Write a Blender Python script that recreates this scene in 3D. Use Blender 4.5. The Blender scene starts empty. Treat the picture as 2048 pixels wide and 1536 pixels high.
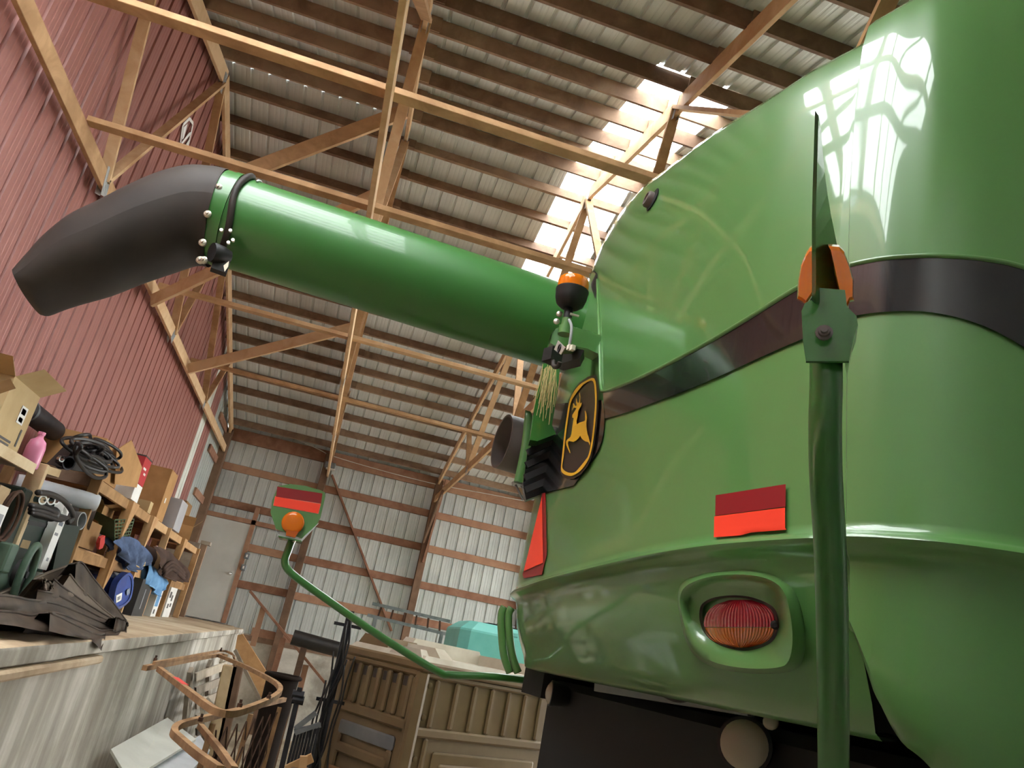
import bpy, math, random
from mathutils import Vector, Matrix
from mathutils.bvhtree import BVHTree
from mathutils import geometry as geo

random.seed(7)
SC = bpy.context.scene
COL = SC.collection
H = 2.1                       # camera height above the shed floor; all builders work relative to the camera height

# ------------------------------------------------------------------ camera
FPX = 1542.09
RC = (Vector((0.950, -0.250, 0.187)), Vector((0.257, 0.288, -0.922)), Vector((0.176, 0.925, 0.338)))
def _rot():
    yw, pt, rl = 0.18849765, -0.34460999, 0.20019762
    Y = Matrix(((math.cos(yw), -math.sin(yw), 0), (math.sin(yw), math.cos(yw), 0), (0, 0, 1)))
    B = Matrix(((1, 0, 0), (0, 0, -1), (0, 1, 0)))
    P = Matrix(((1, 0, 0), (0, math.cos(pt), -math.sin(pt)), (0, math.sin(pt), math.cos(pt))))
    Rr = Matrix(((math.cos(rl), -math.sin(rl), 0), (math.sin(rl), math.cos(rl), 0), (0, 0, 1)))
    return Rr @ P @ B @ Y
RM = _rot()
cam_data = bpy.data.cameras.new('camera')
cam = bpy.data.objects.new('camera', cam_data)
COL.objects.link(cam)
_r, _d, _f = RM[0], RM[1], RM[2]
cam.matrix_world = Matrix(((_r[0], -_d[0], -_f[0], 0), (_r[1], -_d[1], -_f[1], 0), (_r[2], -_d[2], -_f[2], H), (0, 0, 0, 1)))
cam_data.sensor_width = 36.0
cam_data.lens = 36.0 * FPX / 2048.0
cam_data.clip_start = 0.05
cam_data.clip_end = 200
SC.camera = cam

# ------------------------------------------------------------------ daylight
world = bpy.data.worlds.new('daylight'); SC.world = world
world.use_nodes = True
_bg = world.node_tree.nodes['Background']
_bg.inputs['Color'].default_value = (0.97, 0.99, 1.0, 1)
_bg.inputs['Strength'].default_value = 14.0
SC.view_settings.view_transform = 'Standard'
SC.view_settings.look = 'None'
SC.view_settings.gamma = 1.0
SC.view_settings.use_curve_mapping = False
SC.view_settings.exposure = 0.38

# ------------------------------------------------------------------ pixels of the 2048 x 1536 frame to rays
def ray(x, y):
    return (RM.transposed() @ Vector(((x - 1024) / FPX, (y - 768) / FPX, 1.0)))
def onX(x, y, D):
    d = ray(x, y); return d * (D / d.x)
def onY(x, y, D):
    d = ray(x, y); return d * (D / d.y)
def onZ(x, y, D):
    d = ray(x, y); return d * (D / d.z)

# ------------------------------------------------------------------ materials
def new_mat(name):
    m = bpy.data.materials.new(name); m.use_nodes = True
    nt = m.node_tree
    return m, nt, nt.nodes['Principled BSDF']
def setp(b, **k):
    for n, v in k.items():
        n = n.replace('_', ' ')
        if n in b.inputs: b.inputs[n].default_value = v
def rgb(h):
    c = [int(h[i:i + 2], 16) / 255 for i in (0, 2, 4)]
    return tuple((x / 12.92 if x <= .04045 else ((x + .055) / 1.055) ** 2.4) for x in c) + (1,)
def coords(nt, scale=(1, 1, 1), kind='Object'):
    tc = nt.nodes.new('ShaderNodeTexCoord'); mp = nt.nodes.new('ShaderNodeMapping')
    nt.links.new(tc.outputs[kind], mp.inputs[0]); mp.inputs['Scale'].default_value = scale
    return mp.outputs[0]
def ramp(nt, fac, stops):
    r = nt.nodes.new('ShaderNodeValToRGB'); nt.links.new(fac, r.inputs[0])
    e = r.color_ramp.elements
    e[0].position, e[0].color = stops[0]
    e[1].position, e[1].color = stops[-1]
    for p, c in stops[1:-1]:
        n = e.new(p); n.color = c
    return r.outputs[0]
def noise(nt, vec, scale, detail=4, rough=.55, dist=0):
    n = nt.nodes.new('ShaderNodeTexNoise'); nt.links.new(vec, n.inputs['Vector'])
    n.inputs['Scale'].default_value = scale; n.inputs['Detail'].default_value = detail
    n.inputs['Roughness'].default_value = rough; n.inputs['Distortion'].default_value = dist
    return n.outputs[0]
def bump(nt, b, fac, strength=.2, dist=.01):
    n = nt.nodes.new('ShaderNodeBump'); nt.links.new(fac, n.inputs['Height'])
    n.inputs['Strength'].default_value = strength; n.inputs['Distance'].default_value = dist
    nt.links.new(n.outputs[0], b.inputs['Normal'])
def noisy(name, c1, c2, scale=(4, 4, 4), rough=.6, metallic=0, detail=5, spec=.4, bmp=0, coat=0, lo=.3, hi=.7):
    m, nt, b = new_mat(name)
    f = noise(nt, coords(nt, scale), 1.0, detail)
    nt.links.new(ramp(nt, f, [(lo, rgb(c1)), (hi, rgb(c2))]), b.inputs['Base Color'])
    setp(b, Roughness=rough, Metallic=metallic, Coat_Weight=coat, Coat_Roughness=.04)
    b.inputs['Specular IOR Level'].default_value = spec
    if bmp: bump(nt, b, f, bmp)
    return m
M = {}
def wood(name, c1, c2, c3, knots=True):
    """grain runs along the board's own length: the fine noise is stretched by the generated box"""
    m, nt, b = new_mat(name)
    v = coords(nt, (3.0, 3.0, 3.0))
    n1 = noise(nt, v, 1.4, 6, .6, .6)
    tc = nt.nodes.new('ShaderNodeTexCoord')
    info = nt.nodes.new('ShaderNodeObjectInfo')
    mx = nt.nodes.new('ShaderNodeMath'); mx.operation = 'MULTIPLY_ADD'
    nt.links.new(info.outputs['Random'], mx.inputs[0]); mx.inputs[1].default_value = .5
    nt.links.new(n1, mx.inputs[2])
    sb = nt.nodes.new('ShaderNodeMath'); sb.operation = 'SUBTRACT'; nt.links.new(mx.outputs[0], sb.inputs[0]); sb.inputs[1].default_value = .25
    col = ramp(nt, sb.outputs[0], [(.2, rgb(c1)), (.5, rgb(c2)), (.8, rgb(c3))])
    nt.links.new(col, b.inputs['Base Color'])
    setp(b, Roughness=.7); b.inputs['Specular IOR Level'].default_value = .25
    bump(nt, b, noise(nt, coords(nt, (40, 40, 40)), 1, 3), .15, .004)
    return m
M['truss'] = wood('fresh_truss_lumber', 'a07c58', 'bf9a72', 'd0b08a')
M['lumber'] = wood('aged_brown_lumber', '6c5545', '8a705c', 'a58b74')
M['girt'] = wood('reddish_lumber', '7c5642', '98705a', 'ab856a')
M['post'] = wood('dark_post_lumber', '4f3c30', '6b5240', '7f6450')
M['shelf'] = wood('shelf_lumber', '8f6c48', 'b48c60', 'c8a47a')
M['paleboard'] = wood('pale_board', 'a98f6a', 'c5ad88', 'd8c6a4')
M['greywood'] = wood('weathered_wood', '7d7266', '978b7c', 'b3a794')
M['ply'] = wood('plywood', '8e6743', 'ab8157', 'bf9669')
def galv(name, c1, c2, rough=.38, met=.75):
    m, nt, b = new_mat(name)
    f = noise(nt, coords(nt, (1.5, 1.5, 1.5)), 1, 5, .6)
    nt.links.new(ramp(nt, f, [(.3, rgb(c1)), (.7, rgb(c2))]), b.inputs['Base Color'])
    setp(b, Metallic=met, Roughness=rough)
    r = nt.nodes.new('ShaderNodeMapRange'); nt.links.new(noise(nt, coords(nt, (9, 9, 1.2)), 1, 4), r.inputs[0])
    r.inputs['To Min'].default_value = rough - .1; r.inputs['To Max'].default_value = rough + .14
    nt.links.new(r.outputs[0], b.inputs['Roughness'])
    bump(nt, b, noise(nt, coords(nt, (3, 3, 2)), 1, 3), .25, .01)
    return m
M['galv'] = galv('galvanised_sheet', 'b6bab8', 'ccd0cc', .4, .4)
M['roofsheet'] = galv('roof_sheet', 'c6cac8', 'd8dbd8', .5, .25)
M['red'] = noisy('red_painted_steel', '94605a', 'a06c64', (2, 2, 2), .42, 0, 4, .5)
M['whitesheet'] = noisy('white_painted_steel', 'd2d2c8', 'e2e2da', (3, 3, 3), .4)
m, nt, b = new_mat('clear_skylight'); M['skylight'] = m
for n in list(nt.nodes):
    if n.type == 'BSDF_PRINCIPLED': nt.nodes.remove(n)
_t = nt.nodes.new('ShaderNodeBsdfTransparent'); _t.inputs[0].default_value = (.96, .97, .97, 1)
_g = nt.nodes.new('ShaderNodeBsdfGlossy'); _g.inputs['Roughness'].default_value = .15
_x = nt.nodes.new('ShaderNodeMixShader'); _x.inputs[0].default_value = .04
nt.links.new(_t.outputs[0], _x.inputs[1]); nt.links.new(_g.outputs[0], _x.inputs[2])
nt.links.new(_x.outputs[0], nt.nodes['Material Output'].inputs[0])
def concrete(name, c1, c2, c3, streak=False, rough=.85):
    m, nt, b = new_mat(name)
    f = noise(nt, coords(nt, (1.3, 1.3, 1.3)), 1, 8, .65, .3)
    if streak:
        f2 = noise(nt, coords(nt, (2.2, 3.2, .3)), 1.2, 6, .6, .3)
        mx = nt.nodes.new('ShaderNodeMix'); mx.inputs[0].default_value = .6
        nt.links.new(f, mx.inputs[2]); nt.links.new(f2, mx.inputs[3]); f = mx.outputs[0]
    nt.links.new(ramp(nt, f, [(.36, rgb(c1)), (.5, rgb(c2)), (.64, rgb(c3))]), b.inputs['Base Color'])
    setp(b, Roughness=rough); b.inputs['Specular IOR Level'].default_value = .25
    bump(nt, b, noise(nt, coords(nt, (14, 14, 14)), 1, 6), .3, .01)
    return m
M['slab'] = concrete('dusty_slab', 'a08a70', 'bda88c', 'cbbca2')
M['dockwall'] = concrete('stained_concrete', '7e776c', 'a29c90', 'cfcac0', True)
M['foundation'] = concrete('rough_foundation', '8b857a', 'aea89c', 'c6c1b6')
M['ground'] = concrete('dirt_floor', '857866', 'a39580', 'b8ab96')
M['plate'] = galv('truss_plate', 'b8bcc0', 'd0d4d6', .4, .8)

# ------------------------------------------------------------------ mesh helpers (coordinates relative to the camera height)
def finish(name, verts, faces, mat, parent=None, smooth=False, edges=()):
    me = bpy.data.meshes.new(name)
    me.from_pydata([(v[0], v[1], v[2] + H) for v in verts], list(edges), faces)
    me.update()
    if smooth:
        me.polygons.foreach_set('use_smooth', [True] * len(me.polygons))
        if smooth is not True:
            me.set_sharp_from_angle(angle=math.radians(smooth))
    if mat is not None:
        me.materials.append(M[mat] if isinstance(mat, str) else mat)
    o = bpy.data.objects.new(name, me); COL.objects.link(o)
    if parent is not None:
        o.parent = parent
        o.matrix_parent_inverse = Matrix.Translation(-parent_loc(parent))
    return o
def parent_loc(p):
    v = Vector(p.location)
    if p.parent is not None: return Vector((0, 0, 0)) + v if p.type != 'EMPTY' else v
    return v
def tag(o, label=None, cat=None, group=None, kind=None):
    if label: o['label'] = label
    if cat: o['category'] = cat
    if group: o['group'] = group
    if kind: o['kind'] = kind
    return o
def thing(name, label, cat, loc=(0, 0, 0), group=None):
    o = bpy.data.objects.new(name, None); COL.objects.link(o)
    o.empty_display_size = .1
    o.location = (loc[0], loc[1], loc[2] + H)
    return tag(o, label, cat, group)

class B:
    """collects boxes, beams, tubes, lathes into one mesh"""
    def __init__(s): s.v = []; s.f = []
    def add(s, vs, fs):
        n = len(s.v); s.v += [Vector(p) for p in vs]; s.f += [tuple(i + n for i in f) for f in fs]; return s
    def box(s, c, size, rz=0, rx=0, ry=0, bevel=0):
        hx, hy, hz = size[0] / 2, size[1] / 2, size[2] / 2
        Rm = Matrix.Rotation(rz, 3, 'Z') @ Matrix.Rotation(ry, 3, 'Y') @ Matrix.Rotation(rx, 3, 'X')
        return s.obox(Vector(c), Rm @ Vector((hx, 0, 0)), Rm @ Vector((0, hy, 0)), Rm @ Vector((0, 0, hz)), bevel)
    def obox(s, c, a, b, d, bevel=0):
        if not bevel:
            vs = [c + a * i + b * j + d * k for i in (-1, 1) for j in (-1, 1) for k in (-1, 1)]
            return s.add(vs, [(0, 1, 3, 2), (4, 6, 7, 5), (0, 4, 5, 1), (2, 3, 7, 6), (0, 2, 6, 4), (1, 5, 7, 3)])
        def sh(v): return v * (1 - bevel / max(v.length, 1e-6)) if v.length > bevel * 1.01 else v * .5
        a2, b2, d2 = sh(a), sh(b), sh(d)
        vs = []; idx = {}
        for i in (-1, 1):
            for j in (-1, 1):
                for k in (-1, 1):
                    for w, q in enumerate((c + a * i + b2 * j + d2 * k, c + a2 * i + b * j + d2 * k, c + a2 * i + b2 * j + d * k)):
                        idx[(i, j, k, w)] = len(vs); vs.append(q)
        g = lambda i, j, k, w: idx[(i, j, k, w)]
        fs = []
        for i in (-1, 1):
            q = [g(i, -1, -1, 0), g(i, 1, -1, 0), g(i, 1, 1, 0), g(i, -1, 1, 0)]; fs.append(q if i > 0 else q[::-1])
            q = [g(-1, i, -1, 1), g(-1, i, 1, 1), g(1, i, 1, 1), g(1, i, -1, 1)]; fs.append(q if i > 0 else q[::-1])
            q = [g(-1, -1, i, 2), g(1, -1, i, 2), g(1, 1, i, 2), g(-1, 1, i, 2)]; fs.append(q if i > 0 else q[::-1])
        for j in (-1, 1):
            for k in (-1, 1):
                fs.append([g(-1, j, k, 1), g(1, j, k, 1), g(1, j, k, 2), g(-1, j, k, 2)])
                fs.append([g(j, -1, k, 0), g(j, 1, k, 0), g(j, 1, k, 2), g(j, -1, k, 2)])
                fs.append([g(j, k, -1, 0), g(j, k, 1, 0), g(j, k, 1, 1), g(j, k, -1, 1)])
        for i in (-1, 1):
            for j in (-1, 1):
                for k in (-1, 1): fs.append([g(i, j, k, 0), g(i, j, k, 1), g(i, j, k, 2)])
        return s.add(vs, fs)
    def beam(s, p, q, w, h, up=(0, 0, 1), bevel=0):
        p, q = Vector(p), Vector(q); d = (q - p); L = d.length; d.normalize()
        side = d.cross(Vector(up)); side.normalize(); u = side.cross(d)
        return s.obox((p + q) / 2, d * (L / 2), side * (w / 2), u * (h / 2), bevel)
    def tube(s, pts, r, n=10, cap=True, closed=False):
        pts = [Vector(p) for p in pts]; m = len(pts)
        rr = r if isinstance(r, (list, tuple)) else [r] * m
        base = len(s.v); ref = None
        for i, p in enumerate(pts):
            if closed: t = pts[(i + 1) % m] - pts[i - 1]
            else: t = pts[min(i + 1, m - 1)] - pts[max(i - 1, 0)]
            t.normalize()
            if ref is None:
                ref = t.cross(Vector((0, 0, 1)))
                if ref.length < .2: ref = t.cross(Vector((1, 0, 0)))
            ref = ref - t * ref.dot(t); ref.normalize(); o = t.cross(ref)
            for k in range(n):
                a = 2 * math.pi * k / n
                s.v.append(p + ref * (math.cos(a) * rr[i]) + o * (math.sin(a) * rr[i]))
        for i in range(m if closed else m - 1):
            j = (i + 1) % m
            for k in range(n):
                s.f.append((base + i * n + k, base + i * n + (k + 1) % n, base + j * n + (k + 1) % n, base + j * n + k))
        if cap and not closed:
            s.f.append(tuple(base + k for k in range(n))[::-1])
            s.f.append(tuple(base + (m - 1) * n + k for k in range(n)))
        return s
    def lathe(s, c, axis, prof, n=24, a0=0, a1=2 * math.pi, caps=True):
        """prof: (radius, distance along the axis)"""
        c, ax = Vector(c), Vector(axis).normalized()
        u = ax.cross(Vector((0, 0, 1)))
        if u.length < .1: u = ax.cross(Vector((1, 0, 0)))
        u.normalize(); w = ax.cross(u); base = len(s.v)
        for r, h in prof:
            for k in range(n):
                a = a0 + (a1 - a0) * k / n
                s.v.append(c + ax * h + u * (math.cos(a) * r) + w * (math.sin(a) * r))
        for i in range(len(prof) - 1):
            for k in range(n):
                s.f.append((base + i * n + k, base + i * n + (k + 1) % n, base + (i + 1) * n + (k + 1) % n, base + (i + 1) * n + k))
        if not caps: return s
        if prof[0][0] > 1e-5: s.f.append(tuple(base + k for k in range(n))[::-1])
        if prof[-1][0] > 1e-5: s.f.append(tuple(base + (len(prof) - 1) * n + k for k in range(n)))
        return s
    def grid(s, rows):
        """rows of points, all the same length"""
        base = len(s.v); n = len(rows[0])
        for r in rows: s.v += [Vector(p) for p in r]
        for i in range(len(rows) - 1):
            for k in range(n - 1):
                s.f.append((base + i * n + k, base + i * n + k + 1, base + (i + 1) * n + k + 1, base + (i + 1) * n + k))
        return s
    def slab(s, poly, thick):
        """planar polygon (3D points) pushed along THICK"""
        t = Vector(thick); n = len(poly); poly = [Vector(p) for p in poly]
        tris = geo.tessellate_polygon([poly])
        base = len(s.v); s.v += poly + [p + t for p in poly]
        for a, b_, c in tris:
            s.f.append((base + a, base + b_, base + c)); s.f.append((base + n + c, base + n + b_, base + n + a))
        for i in range(n):
            j = (i + 1) % n
            s.f.append((base + i, base + j, base + n + j, base + n + i))
        return s
    def put(s, name, mat, parent=None, smooth=False):
        return finish(name, s.v, s.f, mat, parent, smooth)
def smooth_path(pts, n=6, closed=False):
    """Catmull-Rom through the points"""
    P = [Vector(p) for p in pts]; out = []; m = len(P)
    for i in range(m if closed else m - 1):
        if closed: a, b_, c, d = P[i - 1], P[i], P[(i + 1) % m], P[(i + 2) % m]
        else: a, b_, c, d = P[max(i - 1, 0)], P[i], P[i + 1], P[min(i + 2, m - 1)]
        for k in range(n):
            t = k / n
            out.append(.5 * ((2 * b_) + (c - a) * t + (2 * a - 5 * b_ + 4 * c - d) * t * t + (3 * b_ - a - 3 * c + d) * t ** 3))
    if not closed: out.append(P[-1])
    return out
# ================================================================== the shed
FY, GX, DOCKX, DOCKZ = 16.7, -2.60, -0.97, -0.27
RIDGE_Y, SL = 8.0, 0.255
def roof_z(y): return 3.62 + SL * (16.7 - y) if y >= RIDGE_Y else 3.62 + SL * (16.7 - RIDGE_Y) - SL * (RIDGE_Y - y)
FRONT_Y = -0.9
RIGHT_X = 13.2

floor = tag(B().box((5, 8, -H - .05), (26, 30, .1)).put('floor', 'ground'), kind='structure')

# ---- ribbed steel sheets: each sheet is a child of its wall or roof
def rib_profile(w, pitch=.229, h=.022, minor=.0016):
    """(position across, depth to the outside); narrow trapezoid ribs with two low ribs between"""
    out = [(0, 0)]; x = 0
    k = 0
    while x + pitch <= w + 1e-6:
        for a, d in ((.012, 0), (.022, h), (.048, h), (.058, 0), (.112, 0), (.118, minor), (.132, minor), (.138, 0), (.17, 0), (.176, minor), (.19, minor), (.196, 0)):
            out.append((x + a * pitch / .229, d))
        x += pitch
    out.append((w, 0))
    return out
def rib_sheet(name, mat, parent, o, across, along, outward, w, pitch=.229, h=.024, thick=.004):
    o, across, along, outward = Vector(o), Vector(across), Vector(along), Vector(outward)
    prof = rib_profile(w, pitch, h)
    b = B()
    for t in (0, thick):
        b.grid([[o + across * x + outward * (d + t) for x, d in prof], [o + across * x + along + outward * (d + t) for x, d in prof]])
    return b.put(name, mat, parent)

wall_far = tag(B().beam((-2.6, FY + .05, -.45), (RIGHT_X, FY + .05, -.45), .2, .1).put('wall_far', 'lumber'), kind='structure')
x = -2.62
while x < RIGHT_X - .1:
    rib_sheet('metal_sheet', 'galv', wall_far, (x, FY, -.40), (1, 0, 0), (0, 0, 4.06), (0, 1, 0), .916)
    x += .916
tag(B().box((5.2, FY + .12, -1.25), (15.8, .3, 1.75)).put('wall_foundation', 'foundation'), kind='structure')
GIRT_Z = [.03 * FY, .0735 * FY, .119 * FY, .1625 * FY]
POST_X = [-2.5, -.40, 2.02, 4.35, 6.65, 9.0, 11.3]
for k, z in enumerate([-.33] + GIRT_Z):
    for a, c in zip(POST_X[:-1], POST_X[1:]):
        x0 = a
        if k in (1, 2) and a < -2: x0 = -1.47
        if k == 0 and a < -2: x0 = -.95
        zz = z + random.uniform(-.01, .01)
        B().beam((x0 + .01, FY - .021, zz), (c - .01, FY - .021, zz + random.uniform(-.012, .012)), .04, .15 if k else .18, bevel=.004).put('girt', 'girt', wall_far)
for a, c in zip(POST_X[:-1], POST_X[1:]):
    B().beam((a, FY - .035, 3.39), (c, FY - .035, 3.39), .05, .26, bevel=.004).put('header_beam', 'girt', wall_far)
for xx in POST_X:
    B().beam((xx, FY - .12, -H), (xx, FY - .12, 3.45), .15, .15, up=(0, 1, 0), bevel=.006).put('post', 'post', wall_far)
# slanted wall braces between the posts
def wall_brace(p, q):
    a, c = onY(*p, FY - .07), onY(*q, FY - .07)
    B().beam(a, c, .04, .11, up=(0, 1, 0), bevel=.003).put('wall_brace', 'girt', wall_far)
wall_brace((664, 950), (783, 1262))
B().beam(onY(893, 960, FY - .25), onY(845, 1125, FY - .2), .04, .12, up=(0, 1, 0)).put('wall_brace', 'girt', wall_far)

# ---- left gable wall: red sheets, one pale sheet, unpainted end
wall_left = tag(B().box((GX - .06, 7.5, DOCKZ - .15), (.1, 18.4, .3)).put('wall_left', 'foundation'), kind='structure')
def left_sheet(y0, w, mat, x=GX):
    prof = rib_profile(w, .229, .03, .0015)
    b = B()
    for t in (0, .004):
        lo, hi = [], []
        for a, d in prof:
            yy = y0 + a; z0 = DOOR_TOP if (DOOR_Y0 - .02 < y0 + w / 2 < DOOR_Y1) else DOCKZ
            lo.append((x - d - t + .019, yy, z0)); hi.append((x - d - t + .019, yy, roof_z(yy) + .05))
        b.grid([lo, hi])
    return b.put('metal_sheet', mat, wall_left)
DOOR_Y0, DOOR_Y1, DOOR_TOP = FRONT_Y - 5, FRONT_Y - 4, 2.6
y = FRONT_Y
while y < 13.3:
    left_sheet(y, .916, 'red'); y += .916
PALE_Y = y
left_sheet(y, .46, 'whitesheet'); y += .46
left_sheet(y, .69, 'red'); y += .69
while y < FY - .05:
    left_sheet(y, min(.7, FY - y), 'galv'); y += .7
for z in (1.0, 1.9, 2.75, 3.4):
    B().beam((GX + .045, 15.25, z), (GX + .045, FY - .05, z), .04, .14, bevel=.003).put('girt', 'girt', wall_left)
B().beam((GX + .09, FY - .16, DOCKZ), (GX + .09, FY - .16, 3.4), .15, .15, up=(0, 1, 0)).put('post', 'post', wall_left)

# white outlined emblem painted on the red wall
emb = thing('wall_emblem', 'white outlined emblem on the red gable wall near the roof', 'emblem', (GX + .03, 8, 3.4))
_es = lambda px: [onX(a, b_, GX + .032) for a, b_ in px]
def stroke(pts, w, name='stroke', n=(1, 0, 0)):
    b = B()
    for a, c in zip(pts[:-1], pts[1:]): b.beam(a, c, w, .004, up=n)
    return b.put(name, 'decalwhite', emb)
m, nt, b = new_mat('white_decal'); setp(b, Base_Color=(.9, .9, .88, 1), Roughness=.5); M['decalwhite'] = m
stroke(_es([(361, 285), (366, 250), (379, 237), (386, 247), (383, 263), (376, 293)]), .035, 'outline')
B().slab(_es([(367, 254), (375, 247), (367, 276), (364, 279)]), (.003, 0, 0)).put('bar', 'decalwhite', emb)
B().slab(_es([(362, 286), (378, 265), (382, 264), (380, 270), (365, 287)]), (.003, 0, 0)).put('bar', 'decalwhite', emb)
B().slab(_es([(371, 290), (377, 280), (379, 281), (376, 294), (373, 294)]), (.003, 0, 0)).put('bar', 'decalwhite', emb)

# ---- roof
ceiling = tag(B().beam((-3, RIDGE_Y, roof_z(RIDGE_Y) + .1), (RIGHT_X, RIDGE_Y, roof_z(RIDGE_Y) + .1), .3, .04).put('ceiling', 'roofsheet'), kind='structure')
SKY_X0, SKY_X1, SKY_YA, SKY_YB = 1.68, 2.51, 5.12, 10.45
up_far = Vector((0, SL, 1)).normalized(); up_near = Vector((0, -SL, 1)).normalized()
def roof_sheet(x0, y0, y1, far, mat='roofsheet', name='roof_sheet', w=.83):
    o = Vector((x0, y0, roof_z(y0) if (y0 != RIDGE_Y) else roof_z(RIDGE_Y)))
    al = Vector((0, y1 - y0, roof_z(y1) - roof_z(y0)))
    return rib_sheet(name, mat, ceiling, o, (1, 0, 0), al, up_far if far else up_near, w, .2075)
SKYN = [SKY_X0 - .83 * k for k in (3, 4, 5)]; SKYN_Y0, SKYN_Y = -.05, 3.3
SKYS = [SKY_X0 + 4.15 * k for k in range(3)]  # strips past the first are unseen, added to brighten the interior
k0 = math.floor((-2.9 - SKY_X0) / .83)
xx = SKY_X0 + .83 * k0
while xx < RIGHT_X:
    if any(abs(xx - q) < .01 for q in SKYS):
        yb, ya = (SKY_YB, SKY_YA) if xx < 3 else (14.5, 2.0)
        roof_sheet(xx, yb, 17.0, True); roof_sheet(xx, FRONT_Y - .3, ya, False)
    elif any(abs(xx - q) < .01 for q in SKYN):
        roof_sheet(xx, RIDGE_Y, 17.0, True); roof_sheet(xx, SKYN_Y, RIDGE_Y, False); roof_sheet(xx, FRONT_Y - .3, SKYN_Y0, False)
    else:
        roof_sheet(xx, RIDGE_Y, 17.0, True); roof_sheet(xx, FRONT_Y - .3, RIDGE_Y, False)
    xx += .83
for k, q in enumerate(SKYN):     # clear sheets in the roof above the dock, over and behind the camera
    tag(rib_sheet('window_%d' % (7 + k), 'skylight', None, (q, SKYN_Y0, roof_z(SKYN_Y0)), (1, 0, 0), (0, SKYN_Y - SKYN_Y0, roof_z(SKYN_Y) - roof_z(SKYN_Y0)), up_near, .83, .2075, thick=.002), kind='structure')
for k, q in enumerate(SKYS):
    yb, ya = (SKY_YB, SKY_YA) if q < 3 else (14.5, 2.0)
    tag(rib_sheet('window_%d' % (2 * k + 1), 'skylight', None, (q, RIDGE_Y, roof_z(RIDGE_Y)), (1, 0, 0), (0, yb - RIDGE_Y, roof_z(yb) - roof_z(RIDGE_Y)), up_far, .83, .2075, thick=.002), kind='structure')
    tag(rib_sheet('window_%d' % (2 * k + 2), 'skylight', None, (q, ya, roof_z(ya)), (1, 0, 0), (0, RIDGE_Y - ya, roof_z(RIDGE_Y) - roof_z(ya)), up_near, .83, .2075, thick=.002), kind='structure')

TRUSS_X = [-2.47, -.33, 2.0, 4.3, 6.6, 8.9, 11.2]
PUR = [16.45, 15.8, 15.13, 14.53, 13.93, 13.4, 12.88, 12.22, 11.63, 11.05, 10.46, 9.87, 9.28, 8.74, 8.26]
PURN = [7.6, 7.09, 6.6, 6.08, 5.59, 5.13, 4.6, 4.05, 3.5, 2.95, 2.4, 1.85, 1.3, .75, .2, -.4]
PD = .135
for y in PUR + PURN:
    far = y > RIDGE_Y
    n = up_far if far else up_near
    for i, (a, c) in enumerate(zip([-2.58] + TRUSS_X[1:], TRUSS_X[1:] + [RIGHT_X])):
        if i > 4: continue
        # purlin hangs under the sheet; measured lines are their lower edges
        p0 = Vector((a - .12 * (i % 2), y, roof_z(y))) - n * (PD / 2 + .003) + Vector((0, .02 * (i % 2), 0))
        p1 = Vector((c + .12, y, roof_z(y))) - n * (PD / 2 + .003) + Vector((0, .02 * (i % 2), 0))
        if i == 0: p0.x = -2.57
        B().beam(p0, p1, .038, PD, up=n).put('purlin', 'lumber', ceiling)

# ---- trusses
LAB = {-2.47: 'tan timber roof truss flat against the red gable wall', -.33: 'timber roof truss seen edge-on above the green auger tube',
       2.0: 'timber roof truss crossing below the bright skylight'}
def make_truss(x, label):
    t = thing('roof_truss', label, 'truss', (x, RIDGE_Y, 2.95), 'roof trusses')
    tc = lambda y: roof_z(y) - PD - .095        # centre of the top chord
    w = .04; bc = 3.02
    zt = tc(RIDGE_Y)
    B().beam((x, FY - .1, tc(FY - .1)), (x, RIDGE_Y + .01, zt), w, .18, bevel=.003).put('top_chord', 'truss', t)
    B().beam((x, RIDGE_Y - .01, zt), (x, FRONT_Y + .1, tc(FRONT_Y + .1)), w, .18, bevel=.003).put('top_chord', 'truss', t)
    B().beam((x, FY - .1, bc), (x, RIDGE_Y - 1, bc), w, .14, bevel=.003).put('bottom_chord', 'truss', t)
    B().beam((x, RIDGE_Y - 1.002, bc), (x, FRONT_Y + .1, bc), w, .14, bevel=.003).put('bottom_chord', 'truss', t)
    J = {'b1': (6.15, bc), 'b2': (9.7, bc), 'b0': (3.0, bc), 'b3': (12.9, bc), 'a': (7.95, zt - .1), 't1': (5.35, tc(5.35)), 't2': (10.6, tc(10.6)), 't0': (2.0, tc(2.0)), 't3': (13.9, tc(13.9))}
    for p, q in (('b1', 'a'), ('b2', 'a'), ('b1', 't1'), ('b2', 't2'), ('b0', 't1'), ('b3', 't2'), ('b0', 't0'), ('b3', 't3')):
        B().beam((x + .0, J[p][0], J[p][1]), (x, J[q][0], J[q][1]), .034, .09, up=(1, 0, 0)).put('web', 'truss', t)
    for k, (y, z) in J.items():
        for s in (-1, 1):
            b = B().box((x + s * .023, y, z), (.003, .12, .24), rx=.35 if y < 8 else -.35)
            for j in range(5):
                b.box((x + s * .0255, y + (-.05 + .025 * j), z), (.002, .008, .2), rx=.35 if y < 8 else -.35)
            b.put('nail_plate', 'plate', t)
    return t
for x in TRUSS_X[:4]:
    make_truss(x, LAB.get(x, 'timber roof truss beyond the skylight, mostly hidden by the green machine'))

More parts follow.
